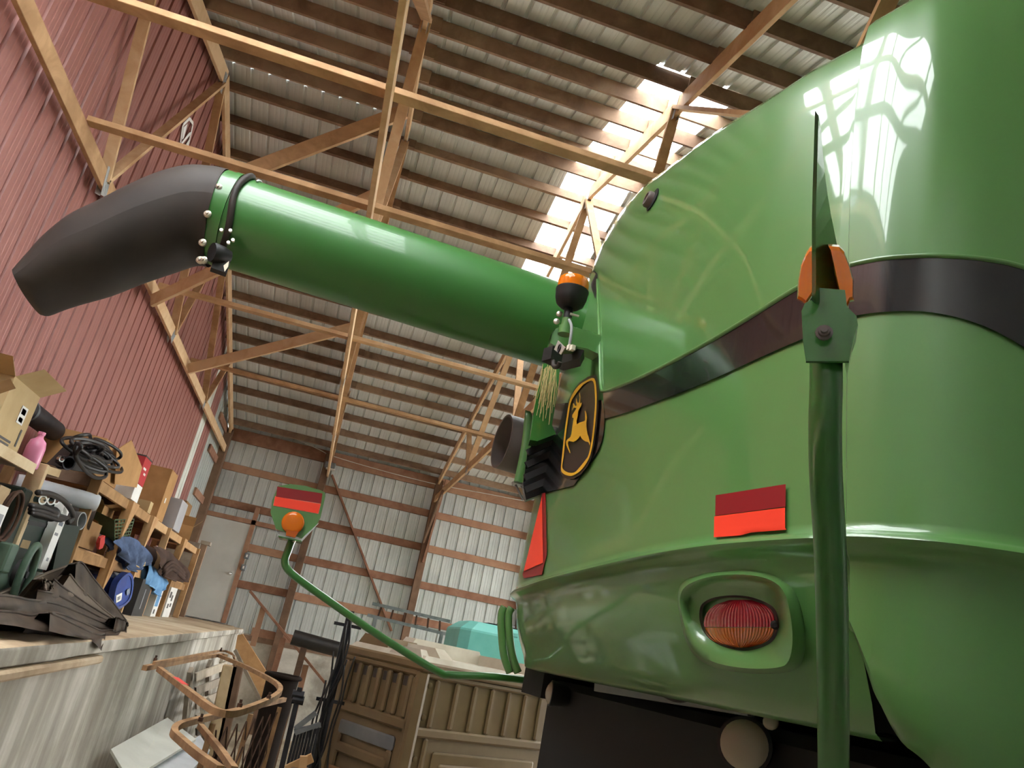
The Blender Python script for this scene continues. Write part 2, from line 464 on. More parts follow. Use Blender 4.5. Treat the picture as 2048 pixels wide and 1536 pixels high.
# ---- runners across the bottom chords and sway braces between the trusses
def board(name, p, q, w, h, mat, label, cat, group=None, up=(0, 0, 1)):
    t = B().beam(p, q, w, h, up=up, bevel=.003).put(name, mat)
    return tag(t, label, cat, group)
RZ = 3.11
for k, (yy, lab) in enumerate(((4.05, 'long runner board crossing the trusses nearest the roof ridge in the picture'), (5.45, 'long runner board passing just above the black auger spout'),
                               (8.42, 'tan runner board crossing just under the green auger tube'), (10.98, 'lowest tan runner board across the trusses before the far wall'))):
    board('runner_board', (-2.45, yy, RZ), (5.0, yy, RZ), .09, .045, 'truss', lab, 'runner board', 'runner boards on the trusses')
for p, q, lab in (((240, 440), (808, 224), 'diagonal sway brace ending behind the top of the black spout'), ((303, 602), (765, 383), 'diagonal sway brace passing behind the green auger tube'),
                  ((376, 738), (714, 653), 'diagonal sway brace below the green auger tube')):
    board('sway_brace', onX(*p, -2.43), onX(*q, -.36), .04, .15, 'truss', lab, 'brace', 'sway braces between the trusses', up=(0, 0, 1))

# knee brace at the right-hand post
board('knee_brace', (1.95, 16.45, 2.1), (1.95, 15.2, 2.95), .04, .14, 'lumber', 'knee brace between far wall post and roof truss', 'brace')

# ---- concrete dock with its floor, and the walls behind the camera
dock = tag(B().box(((GX + DOCKX) / 2 - .02, 7.3, (DOCKZ - .075 - H) / 2), (DOCKX - GX - .05, 15.5 + 1.4, H + DOCKZ - .075)).put('wall_dock', 'dockwall'), kind='structure')
_b = B()
ys = [FRONT_Y] + [0.3 * k for k in range(0, 49)] + [14.75]
rows = []
for yv in ys:
    j = .004 * math.sin(yv * 3.1) + .003 * math.sin(yv * 7.7)
    rows.append([(GX, yv, DOCKZ), (DOCKX - .016 + j, yv, DOCKZ), (DOCKX - .005 + j, yv, DOCKZ - .005), (DOCKX + j, yv, DOCKZ - .016), (DOCKX + j * 1.4, yv, DOCKZ - .066 + j), (DOCKX - .012 + j, yv, DOCKZ - .074 + j), (DOCKX - .12, yv, DOCKZ - .076)])
_rows = rows
dock_floor = tag(B().grid([r[:3] for r in _rows]).put('floor_dock', 'slab', None, True), kind='structure')
B().grid([r[2:] for r in _rows]).put('slab_edge', 'dockwall', dock_floor, 40)
B().box(((GX + DOCKX) / 2 - .15, 15.72, (DOCKZ - .02 - H) / 2), (1.3, 1.9, H + DOCKZ - .02)).put('landing', 'slab', dock_floor)
B().box((DOCKX - .025, 2.4, DOCKZ - .10), (.085, 4.6, .04), bevel=.01).put('ledge', 'slab', dock)

# door in the far wall
def mk_door():
    x0, x1, z0, z1 = -2.42, -1.545, DOCKZ, .0994 * FY
    d = tag(B().box(((x0 + x1) / 2, FY - .08, (z0 + z1) / 2), (x1 - x0, .045, z1 - z0), bevel=.003).put('door_1', 'doorwhite'), kind='structure')
    B().lathe((x1 - .09, FY - .11, z0 + .92), (0, -1, 0), [(.03, 0), (.03, .012), (.012, .016), (.012, .035), (.026, .045), (.03, .06), (.022, .075), (0, .08)], 16).put('door_knob', 'chrome', d, True)
    B().beam((x1 + .045, FY - .08, z0), (x1 + .045, FY - .08, 2.02), .09, .07, up=(0, 1, 0)).put('door_frame', 'girt', d)
    B().beam((x0 - .03, FY - .08, z1 + .05), (x1 + .9, FY - .08, z1 + .05), .07, .09).put('door_frame', 'girt', d)
    B().beam((x0 - .03, FY - .08, z0), (x0 - .03, FY - .08, z1), .07, .07, up=(0, 1, 0)).put('door_frame', 'girt', d)
m, nt, b = new_mat('chrome'); setp(b, Base_Color=(.8, .8, .8, 1), Metallic=1.0, Roughness=.2); M['chrome'] = m
M['doorwhite'] = noisy('white_door_paint', 'b9b6ae', 'c6c3bb', (2, 2, 2), .5)
mk_door()

# walls behind and to the right of the camera, seen only in reflections; right gable opening added to light the red wall
wf = tag(B().box(((RIGHT_X + GX) / 2, FRONT_Y, .75), (RIGHT_X - GX, .06, 5.7)).put('wall_front', 'galv'), kind='structure')
wr = tag(B().slab([(RIGHT_X, FRONT_Y, 3.0), (RIGHT_X, FY, 3.0), (RIGHT_X, FY, 3.6), (RIGHT_X, RIDGE_Y, 5.85), (RIGHT_X, FRONT_Y, 3.6)], (.05, 0, 0)).put('wall_right', 'galv'), kind='structure')
B().box((RIGHT_X, 4.5, .45), (.05, 10.8, 5.1)).put('side_wall', 'galv', wr)
B().box((RIGHT_X, FY - .4, .45), (.05, .8, 5.1)).put('side_wall', 'galv', wr)
# ================================================================== the combine harvester
def paint(name, c, rough=.36, coat=.75, var=.04):
    m, nt, b = new_mat(name)
    base = rgb(c)
    f = noise(nt, coords(nt, (2, 2, 2)), 1, 5)
    c2 = tuple(min(1, x * (1 + var)) for x in base[:3]) + (1,); c1 = tuple(x * (1 - var) for x in base[:3]) + (1,)
    nt.links.new(ramp(nt, f, [(.3, c1), (.7, c2)]), b.inputs['Base Color'])
    setp(b, Roughness=rough, Coat_Weight=coat, Coat_Roughness=.05)
    return m
M['green'] = paint('green_machine_paint', '548446')
M['greenarm'] = paint('green_arm_paint', '2f6a2a', .3)
M['augergreen'] = paint('auger_green_paint', '34702f', .38, .3)
M['black'] = paint('gloss_black_trim', '16181a', .2, .5)
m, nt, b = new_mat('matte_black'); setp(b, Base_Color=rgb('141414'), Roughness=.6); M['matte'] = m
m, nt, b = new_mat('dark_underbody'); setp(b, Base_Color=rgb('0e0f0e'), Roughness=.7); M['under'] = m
M['rubber'] = noisy('black_rubber', '26211e', '3a332e', (3, 3, 3), .62, 0, 6, .35, .1)
M['steelbolt'] = galv('zinc_bolts', 'b5b0a0', 'd0cbbb', .35, .8)
M['greyplate'] = noisy('dusty_grey_plate', '85878a', '979994', (4, 4, 4), .55)
M['duct'] = noisy('brown_grey_duct', '5d5450', '6e6460', (3, 3, 3), .5)
def flat(name, c, rough=.45, **k):
    m, nt, b = new_mat(name); setp(b, Base_Color=rgb(c), Roughness=rough, **k); return m
M['reflred'] = flat('dark_red_reflective_film', '8e1a20', .35)
M['reflorange'] = flat('fluorescent_orange_film', 'ff3a22', .4)
M['reflorange'].node_tree.nodes['Principled BSDF'].inputs['Base Color'].default_value = (1.0, .06, .025, 1)
M['reflline'] = flat('pale_film_edge', 'e8a090', .5)
M['badgeblack'] = flat('badge_black', '2a2220', .3)
M['badgegold'] = flat('badge_gold', 'e2ae2c', .35)
def lens(name, c, trans=.75, rough=.12):
    m, nt, b = new_mat(name)
    setp(b, Base_Color=rgb(c), Roughness=rough, Transmission_Weight=trans, IOR=1.45)
    return m
M['amber'] = lens('amber_lens', 'ff8a1c', .35, .06)
M['redlens'] = lens('red_lens', 'b01830', .2, .12)
M['orangelens'] = lens('orange_lens', 'c8641c', .2, .12)
M['whitelens'] = flat('frosted_lamp_glass', 'a39a86', .25)
M['straw'] = flat('dry_straw', 'b0a06a', .7)
M['tagwhite'] = flat('white_connector', 'e6dfcc', .5)
M['taggrey'] = flat('grey_tag', 'a8a29a', .5)

combine = thing('combine_harvester', 'large green combine harvester with black stripe, leaping deer badge and orange reflectors', 'combine', (2.5, 2.65, -H))

# ---- plan outline at the belt line, from the far side round the rear to the near side
PLAN = [(7.0, 4.30), (4.0, 4.30), (2.2, 4.28), (1.5, 4.24), (1.15, 4.15), (.99, 4.02), (.915, 3.72), (.874, 3.35), (.835, 2.846), (.812, 2.257), (.803, 1.9), (.815, 1.633), (.843, 1.456), (.872, 1.332), (.888, 1.291), (.921, 1.22), (.96, 1.171), (1.019, 1.117), (1.122, 1.067), (1.3, 1.02), (1.7, .985), (2.6, .96), (4.5, .95), (7.0, .95)]
_pl = smooth_path([(a, c, 0) for a, c in PLAN], 8)
def plan_frames():
    out = []
    for i, p in enumerate(_pl):
        t = (_pl[min(i + 1, len(_pl) - 1)] - _pl[max(i - 1, 0)]).normalized()
        out.append((p, Vector((t.y, -t.x, 0))))       # outward normal
    return out
FR = plan_frames()
if FR[len(FR) // 2][1].x > 0: FR = [(p, -n) for p, n in FR]
AZT = [(-10, .30), (5, .36), (10, .44), (12.5, .49), (14, .55), (15.6, .616), (18.7, .714), (24.1, .821), (32.3, .945), (41.8, 1.045), (52, 1.07), (62, 1.02), (75, .95), (100, .9)]
def interp(tab, x):
    if x <= tab[0][0]: return tab[0][1]
    for (a, u), (c, w) in zip(tab[:-1], tab[1:]):
        if x <= c: return u + (w - u) * (x - a) / (c - a)
    return tab[-1][1]
BELT = .334
UPPROF = ((.0, -.022), (.12, -.028), (.25, -.034), (.4, -.042), (.55, -.054), (.68, -.07), (.79, -.09), (.88, -.115), (.945, -.145), (.98, -.18), (1.0, -.24), (1.004, -.5))
def top_z(p, n):
    """height at which the crown of the profile shows along the silhouette seen in the photograph"""
    z0 = BELT + .035; lo, hi = .6, 3.2
    for _ in range(30):
        zt = (lo + hi) / 2; ok = True
        for t, o in UPPROF[:-1]:
            q = p + n * o; d = math.hypot(q.x, q.y); az = math.degrees(math.atan2(q.x, q.y))
            if (z0 + (zt - z0) * t) / d > interp(AZT, az): ok = False
        if ok: lo = zt
        else: hi = zt
    return min(zt, 2.42)
def top_table():
    zs = [top_z(p, n) for p, n in FR]
    for i, (p, n) in enumerate(FR):
        if p.y > 3.3 and p.x < 5: zs[i] = max(zs[i], 1.75)
    for _ in range(6): zs = [(zs[max(i - 1, 0)] + zs[i] + zs[min(i + 1, len(zs) - 1)]) / 3 for i in range(len(zs))]
    return zs
ZT = top_table()
def shell_rows(lowprof, dz=0.0, off=0.0, i0=0, i1=None):
    """points of the hood: a list per plan frame, bottom to top"""
    cols = []
    for i in range(i0, i1 or len(FR)):
        p, n = FR[i]; zt = ZT[i] + dz
        prof = list(lowprof)
        z0 = BELT + .035; hgt = zt - z0
        for t, o in UPPROF: prof.append((z0 + hgt * t, o))
        cols.append([Vector((p.x, p.y, 0)) + n * (o + off) + Vector((0, 0, z)) for z, o in prof])
    return cols
LOW_REAR = [(.012, -.30), (.0, -.16), (.012, -.135), (.06, -.12), (.13, -.085), (.20, -.06), (.27, -.045), (BELT - .03, -.036), (BELT - .018, -.024), (BELT - .012, -.011), (BELT - .006, -.003), (BELT, 0), (BELT + .006, -.003), (BELT + .012, -.011), (BELT + .018, -.02)]
LOW_SIDE = [(-.38, -.22), (-.34, -.12), (-.26, -.085), (-.1, -.06), (.05, -.045), (.16, -.04), (.25, -.036), (.285, -.034), (BELT - .03, -.034), (BELT - .018, -.024), (BELT - .012, -.011), (BELT - .006, -.003), (BELT, 0), (BELT + .006, -.003), (BELT + .012, -.011), (BELT + .018, -.02)]
# frame where the rear hood meets the near side panel (behind the pole)
SEAM = min(range(len(FR)), key=lambda i: (FR[i][0] - Vector((.905, 1.25, 0))).length)
SEAMSHIFT = 6.5
rear_cols = shell_rows(LOW_REAR, 0, 0, 0, SEAM + 1)
rear = B().grid(rear_cols).put('rear_hood', 'green', combine, 50)
_all = shell_rows(LOW_SIDE, .045, .012, 0, len(FR))
side_cols = []
for j in range(len(FR) - SEAM):
    col = []
    for i in range(len(_all[0])):
        zz = _all[SEAM][i].z
        sh = max(0, (zz - BELT) / 1.2) * SEAMSHIFT * max(0, 1 - j / 14)
        f = SEAM + j - sh; k = int(math.floor(f)); k1 = min(k + 1, len(FR) - 1)
        col.append(_all[k][i].lerp(_all[k1][i], f - k))
    side_cols.append(col)
# the lower front corner of the side panel is cut away in a curve
cut = []
for j, c in enumerate(side_cols):
    s = sum((side_cols[k][11].xy - side_cols[k - 1][11].xy).length for k in range(1, j + 1))
    zmin = interp([(0, .17), (.05, .06), (.1, .0), (.18, -.04), (.35, -.12), (.8, -.34)], s)
    pr = sorted(LOW_SIDE[:8]); zs_ = [q.z for q in c]; col = []
    for i, q in enumerate(c):
        if i < 8:
            z2 = zmin + (LOW_SIDE[i][0] + .38) / (.285 + .38) * (.285 - zmin)
            o2 = interp(pr, z2) - (.05 if i == 0 else (.012 if i == 1 else 0))
            nn = (c[11] - c[7]); nn.z = 0
            nn = nn.normalized()
            base = c[11]
            col.append(Vector((base.x, base.y, z2)) + nn * o2)
        else: col.append(q)
    cut.append(col)
sp = B().grid(cut)
# returned edge along the seam
sp.grid([[q for q in cut[0]], [q + Vector((.03, .05, 0)) for q in cut[0]]])
side = sp.put('side_panel', 'green', combine, 50)
BV = BVHTree.FromPolygons([v for c in [rear_cols] for r in c for v in r] , [], all_triangles=False) if False else None
def bvh_of(cols):
    b = B().grid(cols); return BVHTree.FromPolygons(b.v, b.f)
BV_R, BV_S = bvh_of(rear_cols), bvh_of(cut)
O0 = Vector((0, 0, 0))
def hit(px, py, lift=.003, only=None):
    d = ray(px, py).normalized(); best = None
    for k, bv in (('r', BV_R), ('s', BV_S)):
        if only and k != only: continue
        loc, nrm, idx, dist = bv.ray_cast(O0, d)
        if loc is not None and (best is None or dist < best[2]): best = (loc, nrm, dist)
    if best is None: return None
    loc, nrm, dist = best
    if nrm.dot(d) > 0: nrm = -nrm
    return loc + nrm * lift, nrm
# mirror of the hood beyond the camera's sight: closed deck between the two sides
deck = B()
tops = [c[-1] for c in rear_cols] + [c[-1] for c in cut[1:]]
nh = len(tops)
deck.grid([[tops[i], tops[i].lerp(Vector((3.2, 2.65, 2.0)), .5), Vector((3.2 + .1 * (i / nh), 2.65, 2.0))] for i in range(nh)])
deck.put('roof_deck', 'green', combine, True)
# underbody: dark mass under the hood
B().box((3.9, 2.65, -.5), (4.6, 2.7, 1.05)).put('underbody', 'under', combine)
B().box((1.28, 3.86, .03), (.3, .34, .28)).put('gap_block', 'under', combine)  # near-black block added to hide the bright gap below the hood
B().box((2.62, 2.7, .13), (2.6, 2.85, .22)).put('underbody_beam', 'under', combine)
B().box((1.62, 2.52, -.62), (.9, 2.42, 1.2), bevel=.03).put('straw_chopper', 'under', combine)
for sx, sy in ((2.3, 1.35), (2.3, 3.95), (5.6, 1.25), (5.6, 4.05)):
    b = B().lathe((sx, sy - .25, -H + .78), (0, 1, 0), [(.3, 0), (.42, .02), (.70, .03), (.77, .08), (.78, .16), (.78, .34), (.77, .42), (.70, .47), (.42, .48), (.3, .5)], 28)
    b.put('tyre', 'matte', combine, 40)
    B().lathe((sx, sy - .22, -H + .78), (0, 1, 0), [(.0, 0), (.3, .02), (.4, .05), (.4, .4), (.0, .44)], 20).put('wheel', 'badgegold', combine, 40)
B().beam((2.3, 1.2, -H + .78), (2.3, 4.1, -H + .78), .2, .3).put('axle', 'under', combine)
B().beam((5.6, 1.2, -H + .78), (5.6, 4.1, -H + .78), .25, .35).put('axle', 'under', combine)

# ---- things that follow the hood surface: pixel outline onto the surface
def strip(name, top, bot, mat, parent, rows=5, lift=.004, n=5, only=None):
    T = smooth_path([(a, c, 0) for a, c in top], n); Bt = smooth_path([(a, c, 0) for a, c in bot], n)
    g = []; 
    for k in range(rows + 1):
        r = []
        for a, c in zip(T, Bt):
            q = a.lerp(c, k / rows); h = hit(q.x, q.y, lift, only)
            r.append(h[0] if h else None)
        g.append(r)
    keep = [i for i in range(len(g[0])) if all(r[i] is not None for r in g)]
    return B().grid([[r[i] for i in keep] for r in g]).put(name, mat, parent, True)
def patch(name, c4, mat, parent, nu=8, nv=4, lift=.004, only=None):
    """four pixel corners: top-left, top-right, bottom-right, bottom-left"""
    a, b_, c, d = [Vector((p[0], p[1], 0)) for p in c4]
    g = []
    for j in range(nv + 1):
        l, r = a.lerp(d, j / nv), b_.lerp(c, j / nv)
        row = []
        for i in range(nu + 1):
            q = l.lerp(r, i / nu); h = hit(q.x, q.y, lift, only); row.append(h[0] if h else None)
        g.append(row)
    keep = [i for i in range(nu + 1) if all(r[i] is not None for r in g)]
    return B().grid([[r[i] for i in keep] for r in g]).put(name, mat, parent, True)
def decal(name, poly, mat, parent, lift=.004, step=0, only=None):
    """pixel polygon, triangulated, laid on the surface"""
    vs = []
    P = []
    for (a, c) in poly:
        P.append(Vector((a, c, 0)))
    if step:
        Q = []
        for i, p in enumerate(P):
            q = P[(i + 1) % len(P)]; m = max(1, int((q - p).length / step))
            Q += [p.lerp(q, k / m) for k in range(m)]
        P = Q
    tris = geo.tessellate_polygon([P])
    ok = []
    for p in P:
        h = hit(p.x, p.y, lift, only); ok.append(h[0] if h else None)
    if any(o is None for o in ok):
        nz = [o for o in ok if o is not None]
        if not nz: return None
        ok = [o if o is not None else min(nz, key=lambda z: 0) for o in ok]
    return finish(name, ok, [tuple(t) for t in tris], mat, parent)

# black waist stripe on the rear hood and on the side panel
strip('waist_stripe', [(1208, 784), (1250, 772), (1300, 750), (1360, 720), (1430, 682), (1500, 640), (1560, 602), (1600, 578), (1640, 556)],
      [(1212, 838), (1255, 826), (1305, 808), (1365, 786), (1435, 757), (1500, 727), (1560, 700), (1600, 683), (1640, 668)], 'black', combine, 6, .005, 5, 'r')
strip('waist_stripe', [(1668, 545), (1710, 532), (1770, 521), (1840, 516), (1900, 517), (1960, 522), (2010, 530), (2060, 542)],
      [(1668, 648), (1710, 634), (1770, 626), (1840, 625), (1900, 634), (1960, 652), (2010, 676), (2060, 706)], 'black', combine, 6, .005, 5, 's')
# raised lower lip of the upper panel
def lip(name, px, r, mat, only=None, lift=.004, n=4):
    pts = []
    for q in smooth_path([(a, c, 0) for a, c in px], n):
        h = hit(q.x, q.y, lift, only)
        if h: pts.append(h[0])
    return B().tube(pts, r, 8).put(name, mat, combine, True) if len(pts) > 2 else None
lip('panel_edge', [(1196, 560), (1199, 640), (1201, 700), (1203, 770), (1212, 783), (1250, 770), (1300, 748), (1360, 718), (1430, 680), (1500, 638), (1560, 600), (1600, 576), (1640, 554)], .007, 'green', 'r')
lip('panel_edge', [(1668, 543), (1710, 530), (1770, 519), (1840, 514), (1900, 515), (1960, 520), (2010, 528), (2047, 538)], .006, 'green', 's')

# dark centre panel around the badge, and the grille below it
strip('centre_panel', [(1118, 704), (1112, 780), (1104, 850), (1092, 920), (1082, 988)], [(1199, 700), (1203, 775), (1212, 838), (1200, 900), (1150, 972)], 'black', combine, 10, .006, 5, 'r')

badge = B()
BADGE = [(1198, 751), (1181, 755), (1165, 765), (1152, 781), (1143, 803), (1137, 840), (1132, 880), (1128, 920), (1126, 946), (1131, 955), (1142, 960), (1153, 959), (1168, 950), (1181, 934), (1190, 915), (1196, 885), (1200, 850), (1203, 815), (1203, 780)]
badge = decal('badge', BADGE, 'badgeblack', combine, .012, 10)
# gold border
def inset(poly, k):
    c = Vector((sum(p[0] for p in poly) / len(poly), sum(p[1] for p in poly) / len(poly)))
    return [tuple(c + (Vector(p) - c) * k) for p in poly]
def ring(name, outer, inner, mat, parent, lift):
    vs = []; fs = []; n = len(outer)
    for p in outer + inner: vs.append(hit(p[0], p[1], lift)[0])
    for i in range(n):
        j = (i + 1) % n; fs.append((i, j, n + j, n + i))
    return finish(name, vs, fs, mat, parent)
_bo = inset(BADGE, .93); _bi = [(p[0] + (q[0] - p[0]) * .0 + (3.2 if p[0] < 1165 else -3.4) * (.75 if abs(p[1] - 855) > 70 else 1), p[1] + (5.5 if p[1] < 800 else (-6 if p[1] > 925 else 0))) for p, q in zip(_bo, _bo)]
def smoothpoly(p, n=3): return [(v.x, v.y) for v in smooth_path([(a, c, 0) for a, c in p], n, True)]
ring('badge_border', smoothpoly(_bo), smoothpoly(_bi), 'badgegold', badge, .015)
# leaping deer emblem
def bz(x, y): return (960 + x / 3.2, 520 + y / 3.2)
DEER = [(612, 998), (636, 960), (640, 955), (622, 950), (614, 968), (611, 966), (618, 940), (617, 925), (620, 922), (632, 940), (642, 936), (636, 918), (636, 890), (640, 892), (644, 915), (652, 920), (655, 918), (660, 890), (656, 856), (660, 854), (664, 880), (662, 905), (664, 925), (672, 918), (674, 922), (668, 942), (656, 962), (650, 975), (648, 1000), (645, 1015), (640, 1035), (642, 1058), (662, 1046), (690, 1038), (697, 1030), (696, 1000), (693, 975), (697, 970), (705, 990), (709, 1015), (706, 1035), (704, 1048), (706, 1080), (712, 1120), (720, 1140), (724, 1160), (730, 1180), (726, 1195), (722, 1180), (718, 1172), (700, 1168), (684, 1158), (672, 1145), (665, 1130), (655, 1145), (640, 1160), (622, 1170), (600, 1166), (588, 1165), (584, 1180), (590, 1205), (598, 1225), (601, 1243), (596, 1240), (590, 1225), (582, 1210), (574, 1190), (571, 1168), (580, 1155), (600, 1140), (607, 1120), (612, 1080), (618, 1040), (622, 1018), (612, 1014)]
decal('deer_emblem', [bz(*p) for p in DEER], 'badgegold', badge, .0155)

# reflective stickers and the slow-vehicle triangle
def rounded_patch(name, c4, mat, lift):
    return patch(name, c4, mat, combine, 8, 4, lift)
patch('reflector_strip', [(1436, 992), (1576, 970), (1575.5, 1015), (1435, 1033)], 'reflred', combine, 8, 6, .0065)
patch('reflector_strip', [(1434, 1034.5), (1575.5, 1017), (1575.5, 1066.5), (1433, 1077)], 'reflorange', combine, 8, 6, .0075)
decal('emblem_border', [(1087, 983), (1093, 986), (1096, 1110), (1090, 1131), (1086, 1150), (1050, 1157), (1047, 1150), (1060, 1100), (1076, 1040)], 'reflred', combine, .005, 14)
decal('orange_triangle', [(1087, 994), (1090, 1126), (1051, 1143), (1066, 1080)], 'reflorange', combine, .008, 14)

# latch and recessed grips in the upper panel
def stud(px, py, r, prof, mat, name, parent=None, lift=0, squash=None):
    h = hit(px, py, lift)
    return B().lathe(h[0], h[1], [(a * r, d) for a, d in prof], 20).put(name, mat, parent or combine, 40)
stud(1307, 400, .05, [(0, .003), (1.0, .003), (1.0, .006)], 'matte', 'latch_recess')
stud(1304, 402, .036, [(1, 0), (1, .022), (.85, .03), (.7, .03), (.65, .024), (0, .024)], 'duct', 'latch')
decal('grip_recess', [(1180, 549), (1190, 541), (1196, 548), (1196, 580), (1192, 598), (1184, 575)], 'matte', combine, .004)

# tail lamp with its moulded bezel
def tail_lamp():
    hc = hit(1475, 1245)
    c, n = hc
    n = Vector((n.x, n.y, 0)).normalized(); n = (n + Vector((-.30, -.25, 0))).normalized()
    right = Vector((n.y, -n.x, 0));                     # in the picture: to the right
    if right.dot(Vector((RM[0][0], RM[0][1], RM[0][2]))) < 0: right = -right
    up = Vector((0, 0, 1))
    def onplane(px, py, depth):
        d = ray(px, py); q = c + n * depth
        return d * (q.dot(n) / d.dot(n))
    outer = [(1352, 1190), (1362, 1165), (1395, 1149), (1440, 1142), (1500, 1141), (1550, 1153), (1585, 1180), (1603, 1225), (1610, 1285), (1600, 1330), (1570, 1347), (1500, 1349), (1430, 1338), (1388, 1315), (1368, 1280), (1356, 1230)]
    crest = [(1360, 1196), (1371, 1173), (1402, 1158), (1445, 1150), (1500, 1150), (1543, 1161), (1568, 1184), (1580, 1225), (1585, 1280), (1577, 1322), (1555, 1335), (1500, 1337), (1436, 1327), (1396, 1305), (1377, 1272), (1364, 1232)]
    inner = [(1376, 1206), (1387, 1186), (1412, 1173), (1450, 1165), (1500, 1164), (1535, 1174), (1553, 1194), (1561, 1230), (1562, 1268), (1552, 1297), (1535, 1307), (1495, 1308), (1445, 1298), (1410, 1280), (1392, 1255), (1380, 1230)]
    seat = [(1399, 1222), (1405, 1207), (1425, 1196), (1455, 1191), (1490, 1192), (1520, 1200), (1545, 1213), (1556, 1232), (1557, 1255), (1549, 1278), (1530, 1292), (1497, 1301), (1460, 1297), (1430, 1285), (1410, 1268), (1400, 1245)]
    sm = lambda P: [(v.x, v.y) for v in smooth_path([(a, c_, 0) for a, c_ in P], 4, True)]
    O, C, I, S = sm(outer), sm(crest), sm(inner), sm(seat)
    r0 = []
    for a, b_ in O:
        h = hit(a, b_, -.004); r0.append(h[0])
    def lift_out(P, d):
        out = []
        for a, b_ in P:
            h = hit(a, b_, 0); q = h[0]; out.append(q - ray(a, b_).normalized() * d)
        return out
    r1 = lift_out([((a + e) / 2, (b_ + g) / 2) for (a, b_), (e, g) in zip(O, C)], .05)
    r2 = lift_out(C, .075)
    r3 = lift_out([((a * .6 + e * .4), (b_ * .6 + g * .4)) for (a, b_), (e, g) in zip(C, I)], .062)
    r4 = lift_out(I, .03)
    r5 = lift_out(S, .012)
    rows = [r0, r1, r2, r3, r4, r5]
    rows = [r + [r[0]] for r in rows]
    bez = B().grid(rows).put('lamp_bezel', 'green', combine, 60)
    # lens: red upper part, orange lower part, dark rim
    ctr = sum(r5, Vector()) / len(r5)
    vx = (r5[34] - r5[0]).normalized() if len(r5) > 40 else right
    m_ = len(r5)
    rim = B().grid([r5 + [r5[0]], [p.lerp(ctr, .09) - ray(1480, 1250).normalized() * .006 for p in r5] + [r5[0].lerp(ctr, .09) - ray(1480, 1250).normalized() * .006]])
    rim.put('lens_rim', 'badgeblack', bez, True)
    vd = ray(1480, 1250).normalized()
    def lensgrid(name, y0, y1, mat, cols=46):
        rows_ = []
        for j in range(7):
            f = j / 6
            row = []
            for i in range(cols + 1):
                u = -1 + 2 * i / cols
                yy = y0 + (y1 - y0) * f
                half = math.sqrt(max(0, 1 - min(1, abs((yy - 1247) / 49)) ** 2.3)) * 73 * (1.0)
                px = 1481 + u * half
                h = hit(1480, 1247, 0)
                d = ray(px, yy)
                base = ctr
                q = hit(px, yy, 0)[0] - d.normalized() * .010
                bulge = .016 * (1 - u * u) * (1 - ((yy - 1247) / 50) ** 2 * .8)
                q = q - vd * (bulge + .004 + .0014 * math.cos(i * math.pi))
                row.append(q)
            rows_.append(row)
        return B().grid(rows_).put(name, mat, bez)
    lensgrid('red_lens', 1200, 1254, 'redlens'); lensgrid('orange_lens', 1255, 1295, 'orangelens')
    h = ctr + right * .0
    q = hit(1549, 1250, 0)[0] - vd * .02
    B().lathe(q, -vd, [(.009, 0), (.009, .004), (.005, .005), (.004, .001), (0, .001)], 14).put('lens_screw', 'badgeblack', bez)
tail_lamp()

# work lamp, small lamps, hose and plate below the hood
def round_lamp(px, py, dist, r, axis, name='work_lamp'):
    c = ray(px, py).normalized() * dist
    b = B().lathe(c, axis, [(.0, -.09), (.5 * r, -.085), (.85 * r, -.05), (1.0 * r, -.01), (1.05 * r, 0), (1.05 * r, .012), (.98 * r, .014)], 28).put(name, 'matte', combine, 50)
    B().lathe(c, axis, [(.98 * r, .008), (.9 * r, .016), (.6 * r, .026), (.3 * r, .031), (0, .032)], 28).put('lamp_glass', 'whitelens', b, True)
    return b
round_lamp(1490, 1490, 2.15, .062, (-.62, -.78, .05))
round_lamp(1106, 1387, 3.6, .05, (-1, .12, 0))
stud_c = ray(1541, 1444).normalized() * 2.1
B().lathe(stud_c, (-.6, -.8, 0), [(.018, -.03), (.018, 0), (.012, .006), (0, .008)], 14).put('marker_lamp', 'whitelens', combine, True)
def pxpoly(P, dist_fn): return [dist_fn(*p) for p in P]
B().slab([onX(1190, 1345, 1.14), onX(1480, 1388, 1.14), onX(1496, 1432, 1.14), onX(1188, 1382, 1.14)], (.02, 0, 0)).put('cover_plate', 'greyplate', combine)
hp = [onX(*p, 1.11) for p in ((1262, 1357), (1285, 1362), (1310, 1370), (1335, 1385), (1358, 1393), (1385, 1386), (1410, 1376), (1440, 1366))]
B().tube(smooth_path(hp, 4), .018, 10).put('drain_hose', 'rubber', combine, True)
B().lathe(hp[0] - Vector((0, -.02, 0)), (hp[1] - hp[0]), [(.014, -.03), (.022, -.03), (.022, 0), (.016, 0), (.016, .02), (.021, .02), (.021, .04), (0, .04)], 12).put('hose_fitting', 'steelbolt', combine, 40)

# bumper end on the far corner
be = [onY(*p, 3.98) for p in ((1009, 1214), (1003, 1228), (1003, 1260), (1008, 1310), (1020, 1345))]
B().tube(smooth_path(be, 4), [.02] * 17, 10).put('bumper_end', 'green', combine, True)
be = [onY(*p, 3.96) for p in ((1023, 1216), (1018, 1228), (1018, 1262), (1024, 1310), (1036, 1345))]
B().tube(smooth_path(be, 4), [.02] * 17, 10).put('bumper_end', 'green', combine, True)

